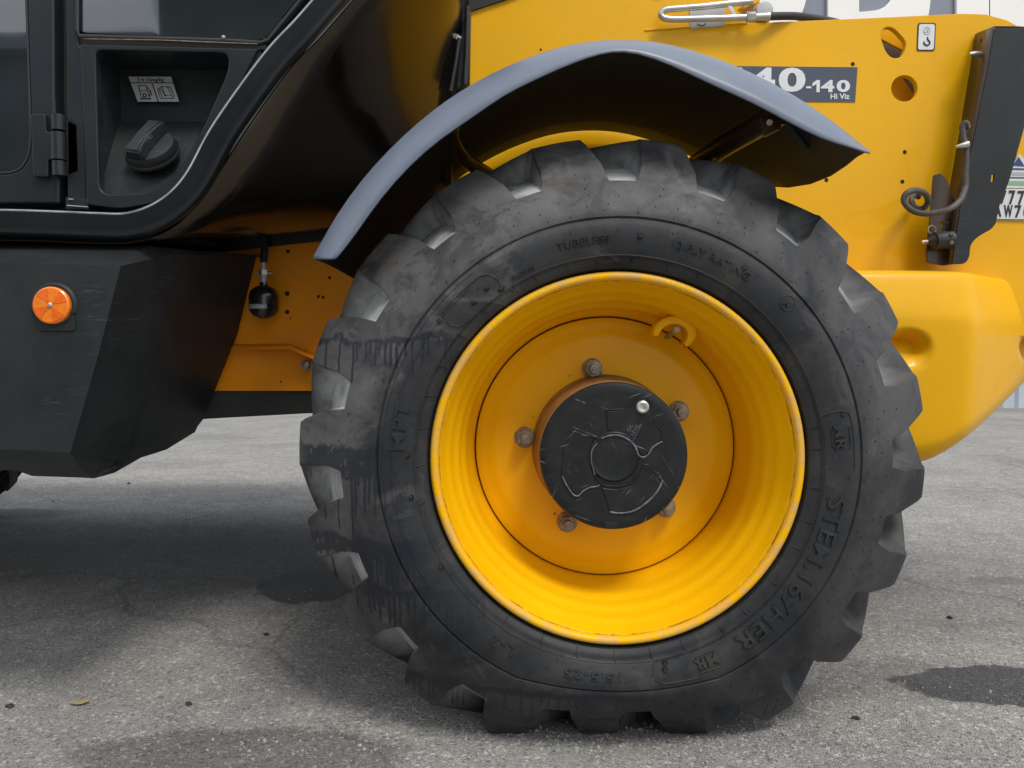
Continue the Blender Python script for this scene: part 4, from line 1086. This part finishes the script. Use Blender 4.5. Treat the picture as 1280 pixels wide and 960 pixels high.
# hinge
HG = plate("door_hinge", roundpoly([(38, 142, 3), (56, 142, 2), (58, 164, 1), (66, 166, 1), (66, 199, 1), (60, 200, 1), (60, 221, 1), (41, 221, 4)], 2), CY - .012, .012, M['cab'], DR, bevel=.002)
tube("hinge_knuckle", [P(73, 144, CY - .012), P(73.5, 163, CY - .012)], .0125, M['cab'], DR, 18)
tube("hinge_knuckle", [P(73, 166, CY - .012), P(73.8, 200, CY - .012)], .0132, M['cab'], DR, 18)
tube("hinge_knuckle", [P(74, 202, CY - .012), P(74.8, 220, CY - .012)], .0125, M['cab'], DR, 18)
plate("hinge_leaf", [(76, 147), (96, 156), (98, 214), (78, 222)], CY + .004, .008, M['matte'], TH, bevel=.001)
# quarter window
QW = plate("quarter_window", roundpoly([(97, -260, 3), (620, -260, 3), (371, 0, 0), (332, 46, 8), (322, 50.5, 4), (106, 41, 6), (97, 36, 4)], 4), CY + .006, .006, M['glass'], TH)
tube("window_seal", [P(96, -200, CY), P(96, 38, CY), P(100, 45.5, CY), P(180, 48, CY), P(280, 51, CY), P(326, 54, CY), P(336, 50, CY), P(375, 2, CY), P(430, -70, CY)], .0045, M['rubber'], QW, 8)
tube("seal_trim", [P(104, 48.5, CY - .004), P(200, 50.2, CY - .004), P(322, 55, CY - .004)], .0010, M['rust'], QW, 6)
c = P(280, 47, CY - .002); lathe("seal_stud", [(0, -.005), (.003, -.004), (.0035, .0)], M['steel'], QW, 10, tuple(c))
plate("window_ledge", [(96, 47), (330, 55), (338, 62), (98, 57)], CY + .012, .02, M['matte'], TH)
# fuel panel with its recess
rec = roundpoly([(119, 62, 9), (281, 65.5, 9), (286.5, 74, 10), (284, 92, 12), (262, 142, 0), (240, 188, 14), (215, 226, 26), (180, 242, 16), (133, 243, 5), (124, 236, 10)], 6, 6)
FP = plate("fuel_panel", roundpoly([(99.5, 55, 2), (324, 61, 2), (308, 90, 0), (268, 168, 0), (240, 220, 26), (205, 252, 30), (150, 261.5, 10), (108, 256, 6)], 6, 7), CY - .004, .022, M['guard' if False else 'cab'], TH, [rec], bevel=.0025)
# recess walls, back and sloping shelf
rw0 = [P(x, y, CY + .012) for x, y in rec]; cxr, czr = P(195, 150, CY).x, P(195, 150, CY).z
rw1 = [Vector((cxr + (p_.x - cxr) * .97, CY + .10, czr + (p_.z - czr) * .97)) for p_ in rw0]
strip("recess_wall", [rw0 + [rw0[0]], rw1 + [rw1[0]]], M['plastic'], FP)
bm = bmesh.new(); bm.faces.new([bm.verts.new(p_) for p_ in rw1]); from_bm("recess_back", bm, M['plastic'], FP)
sh = [[P(x, 152, CY + .095) for x in (108, 150, 200, 250, 300)], [P(x, 172, CY + .070) for x in (112, 150, 200, 240, 290)], [P(x, 206, CY + .042) for x in (115, 150, 200, 235, 260)], [P(x, 214, CY + .036) for x in (118, 150, 195, 225, 250)], [P(x, 221, CY + .020) for x in (120, 145, 190, 220, 245)], [P(x, 246, CY + .010) for x in (118, 145, 190, 220, 240)]]
strip("recess_shelf", sh, M['plastic'], FP, 0, 40, sub=2)
# filler cap on the sloping shelf
cc = P(189, 187, CY + .022)
FC = empty("fuel_cap", tuple(cc), TH); FC.rotation_euler = (radians(-38), radians(-4), 0)
# cap axis is local -Y pulled upward
capb = lathe("cap_body", [(.040, .020), (.0475, .012), (.0490, .004), (.0485, -.006), (.046, -.012), (.040, -.0135), (0, -.0135)], M['plastic'], FC, 48, smooth=40)
lathe("cap_seal", [(.0505, .012), (.0515, .007), (.050, .003)], M['rubber'], FC, 48)
gp = []
bm = bmesh.new()
secs = []
for k in range(9):
    t = -1 + 2 * k / 8
    wz = .0205 - .0050 * (1 - t * t); hy = -.036 - .004 * (1 - abs(t)) if abs(t) < .9 else -.033
    L_ = .047
    secs.append([(t * L_, -.012, -wz), (t * L_, hy, -wz * .82), (t * L_, hy, wz * .82), (t * L_, -.012, wz)])
VV = [[bm.verts.new(q_) for q_ in s_] for s_ in secs]
for A, B in zip(VV, VV[1:]):
    for j in range(3): bm.faces.new((A[j], A[j + 1], B[j + 1], B[j]))
    bm.faces.new((A[3], A[0], B[0], B[3]))
bm.faces.new(VV[0]); bm.faces.new(VV[-1][::-1])
bmesh.ops.recalc_face_normals(bm, faces=bm.faces)
bmesh.ops.bevel(bm, geom=[e for e in bm.edges if e.calc_face_angle(0) > .6], offset=.0035, segments=3, affect='EDGES')
grip = from_bm("cap_grip", bm, M['plastic'], FC, 40); grip.rotation_euler = (0, radians(-72), 0)
# label inside the recess, leaning with the moulding
ly = CY + .088
lab = plate("fuel_label", [(160.5, 95.8), (213.8, 95.8), (223.8, 127), (172, 127)], ly, .001, M['silver'], FP)
plate("label_line", [(163.3, 103), (216.3, 103), (216.7, 104), (163.6, 104)], ly - .0006, .0006, M['ink'], lab)
plate("label_line", [(189.3, 103.5), (190.6, 103.5), (198.4, 127), (197.0, 127)], ly - .0006, .0006, M['ink'], lab)
text_flat("label_print", "S \u2264 15mg/kg", 171.5, 102, ly - .0008, .0105, M['ink'], lab, 1.0, .0001, .0003)
def icon(pts, w=.0007): return tube("label_icon", [P(x, y, ly - .0008) for x, y in pts], w, M['ink'], lab, 5)
icon([(173, 107), (182.5, 107), (187, 123), (177, 123), (173, 107)], .0009); icon([(173.8, 113.5), (184, 113.5)]); icon([(175, 123.6), (189, 123.6)], .0009)
icon([(184, 108.5), (187.5, 114), (187, 120), (189.8, 119), (187.5, 112)])
text_flat("label_print", "D", 178.2, 121.5, ly - .0008, .0115, M['ink'], lab, 1.0, .0004, .0003)
icon([(202, 108), (209, 108.5), (214.5, 119.5), (207, 119.5), (202, 108)]); icon([(202, 108), (196.5, 112), (200.5, 123), (218, 123), (214.5, 119.5)]); icon([(209, 108), (213.5, 110), (218, 121)]); icon([(199.5, 109.5), (206.5, 120.5)]); icon([(198, 110.5), (203, 122)])

# outer frame beam that sweeps under the door and up to the front post
crv = catmull([(-300, 281), (-100, 281), (0, 281), (70, 283), (120, 285), (160, 285), (195, 274), (225, 254), (250, 224), (278, 172), (315, 118), (350, 72), (382, 38), (412, 4), (470, -60), (540, -140)], 5)
beam_rows = []
pc_ = [Vector(c_) for c_ in crv]
prof = [(-19.5, .035), (-19.4, .007), (-19.0, .003), (-18.2, .0006), (-17.2, -.0002), (-16.4, -.0004), (-15, -.0004), (-4, -.0006), (8, -.0006), (10, .0006), (12.5, .006), (15, .016), (18, .032), (20, .055)]
for k in range(len(prof)):
    row = []
    for i, p_ in enumerate(pc_):
        a = pc_[max(i - 1, 0)]; b = pc_[min(i + 1, len(pc_) - 1)]; t = (b - a).normalized(); nrm = Vector((-t.y, t.x))  # pixel space, points down/right
        off, dyy = prof[k]
        q_ = p_ + nrm * off
        row.append(P(q_.x, q_.y, 1.475 + dyy))
    beam_rows.append(row)
FB = strip("cab_frame_beam", beam_rows, M['cabgloss'], TH, .003, 60)
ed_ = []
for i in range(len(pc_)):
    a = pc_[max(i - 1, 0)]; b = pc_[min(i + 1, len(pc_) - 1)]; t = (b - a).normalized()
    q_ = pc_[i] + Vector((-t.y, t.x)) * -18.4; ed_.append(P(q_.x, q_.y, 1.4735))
tube("beam_highlight", ed_, .0019, M['edge'], FB, 6)  # pale strip laid along the beam as its painted sky highlight
# lower windscreen / front panel turning back into the machine
A_ = catmull([(-300, 300), (0, 300), (120, 304), (170, 302), (212, 288), (243, 260), (268, 226), (296, 180), (333, 126), (368, 80), (400, 48), (430, 14), (488, -50), (560, -130)], 3)
B_ = catmull([(-100, 292), (100, 292), (230, 292), (300, 291), (380, 290), (440, 286), (500, 275), (545, 255), (552, 205), (560, 150), (566, 95), (572, 60), (577, 25), (578, -60)], 3)
rr_ = []
for k in range(8):
    t = k / 7; row = []
    for a, b in zip(A_, B_):
        tw = max(0, min(1, (70 - a[1]) / 110)) * .035
        pa, pb = P(a[0], a[1], 1.50), P(b[0], b[1], 2.0)
        q_ = pa.lerp(pb, t); q_ += Vector((.008 + tw, -.004 - tw * .3, -.006 + tw)) * sin(pi * t)
        row.append(q_)
    rr_.append(row)
WS = strip("cab_front_panel", rr_, M['mirror'], TH, .004, 60)
tube("panel_seam", [P(348, 142, 1.60), P(356, 160, 1.63), P(330, 195, 1.60), P(300, 250, 1.60), (P(285, 268, 1.62))], .0012, M['matte'], WS, 6, smoothn=3)
# post, seals
plate("post_backing", [(540, -140), (600, -140), (600, 140), (560, 186), (540, 200)], 2.044, .006, M['matte'], TH)
plate("front_post", [(577, 28), (588.5, 10), (587, 104), (570, 112)], 1.985, .02, M['cab'], TH, bevel=.003)
tube("post_seal", [P(584.5, 8, 1.97), P(583.5, 60, 1.97), P(581, 106, 1.97)], .006, M['rubber'], TH, 8)
tube("post_seal", [P(574, 48, 1.96), P(570, 75, 1.96), P(563, 114, 1.96)], .005, M['rubber'], TH, 8)
solid("post_clamp", [P(571, 42, 1.96), P(577, 46, 1.96), P(576, 50, 1.96), P(570, 49, 1.96)], [P(571, 42, 1.99), P(577, 46, 1.99), P(576, 50, 1.99), P(570, 49, 1.99)], M['steel'], TH)
plate("hood_seal", [(586, 14), (586, -30), (740, -60), (740, -45), (632, -1)], PY - .008, .01, M['matte'], TH)
solid("cab_floor", [P(-300, 288, 1.50), P(195, 288, 1.52), P(195, 298, 1.52), P(-300, 303, 1.50)], [P(-300, 288, 1.50) + Vector((0, .55, 0)), P(195, 286, 1.52) + Vector((-.02, .45, .03)), P(195, 290, 1.52) + Vector((-.02, .45, .03)), P(-300, 303, 1.50) + Vector((0, .55, 0))], M['matte'], TH)
iw = [(-300, -300), (590, -300), (440, -40), (395, 22), (335, 100), (272, 198), (220, 268), (150, 288), (-300, 288)]
solid("cab_inner_wall", [P(x, y, 1.66) for x, y in iw], [P(x, y, 1.66) + Vector((0, .02, 0)) for x, y in iw], M['matte'], TH)
plate("cab_floor_shade", [(-200, 284), (450, 280), (425, 298), (350, 306), (280, 314), (200, 316), (-200, 316)], 1.975, .012, M['matte'], TH)  # matte sheet put in for the shade beneath the cab floor
solid("tank_strap", [P(197, 287, 1.60), P(238, 285.5, 1.62), P(239, 292.5, 1.62), P(205, 292.5, 1.60)], [P(197, 287, 1.64), P(238, 285.5, 1.66), P(239, 292.5, 1.66), P(205, 292.5, 1.64)], M['steel'], TH, .001)
tube("strap_bolt", [P(238, 289, 1.61), P(244, 289, 1.61)], .005, M['rust'], TH, 6)

# ------------------------------------------------------------------ loose things on the ground
def leaf(px_, py_, w, rot, name, lab, cat):
    g = G(px_, py_); bm = bmesh.new(); n = 10
    L1, R1, C1 = [], [], []
    for i in range(n + 1):
        t = i / n; hw = .55 * w * sin(pi * t) ** .8
        cz = .003 + .004 * (2 * t - 1) ** 2
        C1.append(bm.verts.new(((t - .5) * 2 * w, 0, cz - .002))); L1.append(bm.verts.new(((t - .5) * 2 * w, hw + .0003, cz + .002))); R1.append(bm.verts.new(((t - .5) * 2 * w, -hw - .0003, cz + .003)))
    for i in range(n):
        bm.faces.new((L1[i], L1[i + 1], C1[i + 1], C1[i])); bm.faces.new((C1[i], C1[i + 1], R1[i + 1], R1[i]))
    o = from_bm(name, bm, M['leaf'], None, 60); o.location = g; o.rotation_euler = (0, 0, rot)
    s_ = o.modifiers.new("t", 'SOLIDIFY'); s_.thickness = .0006
    tag(o, lab, cat); return o
leaf(100, 881, .019, .35, "dry_leaf", "small curled straw-coloured leaf lying on the asphalt near the lower edge", "leaf")
# loose grit: uncountable crumbs over the near asphalt
bm = bmesh.new(); rg = random.Random(3)
protos = []
for k in range(2600):
    y = 1.35 + rg.random() ** 1.5 * 3.2; x = rg.uniform(-.75, .80) * y + .02
    s = rg.choice((.0010, .0014, .0018, .0022, .0030)) * rg.uniform(.7, 1.1)
    mt = Matrix.Translation((x, y, s * .35)) @ Euler((rg.random() * 6, rg.random() * 6, rg.random() * 6)).to_matrix().to_4x4() @ Matrix.Diagonal((s * rg.uniform(.8, 1.5), s, s * rg.uniform(.5, .8), 1))
    bmesh.ops.create_icosphere(bm, subdivisions=1, radius=1, matrix=mt)
for k in range(700):
    x = WC.x + rg.gauss(0, .33); y = 1.50 + rg.gauss(0, .045) - .03
    if y > 1.56: continue
    s = rg.choice((.0009, .0013, .0018, .0024, .0034))
    bmesh.ops.create_icosphere(bm, subdivisions=1, radius=1, matrix=Matrix.Translation((x, y, s * .3)) @ Euler((rg.random() * 6, rg.random() * 6, 0)).to_matrix().to_4x4() @ Matrix.Diagonal((s * 1.3, s, s * .7, 1)))
grit = from_bm("loose_grit", bm, M['stone']); tag(grit, "fine loose grit scattered over the asphalt", "grit", kind="stuff")
def lump(px_, py_, s, mat, lab):
    g = G(px_, py_); bm = bmesh.new(); bmesh.ops.create_icosphere(bm, subdivisions=2, radius=1)
    for v in bm.verts: v.co = v.co * (1 + rg.uniform(-.25, .25)); v.co.x *= s * .8; v.co.y *= s * .6; v.co.z *= s * .35
    o = from_bm("tar_crumb", bm, mat, None, 40); o.location = (g.x, g.y, s * .3); o.rotation_euler = (0, 0, rg.uniform(0, 3))
    tag(o, lab, "crumb", "dark crumbs lying on the asphalt"); return o
lump(333, 794, .010, M['tar'], "dark crumb on the asphalt in front of the damp patch beside the big tyre")
lump(236, 881, .009, M['tar'], "dark crumb lying between the dry leaf and the big tyre")
lump(12, 884, .011, M['tar'], "flat dark crumb at the left edge beyond the dry leaf")
lump(1187, 773, .011, M['tar'], "dark crumb beyond the damp stain at the right edge")
lump(1070, 899, .010, M['tar'], "dark crumb in front of the tyre's right shoulder near the lower edge")
lump(161, 605, .012, M['tar'], "dark crumb on the pale asphalt just below the black side tank")
lump(66, 627, .008, M['tar'], "tiny black crumb on pale asphalt beneath the left end of the tank")
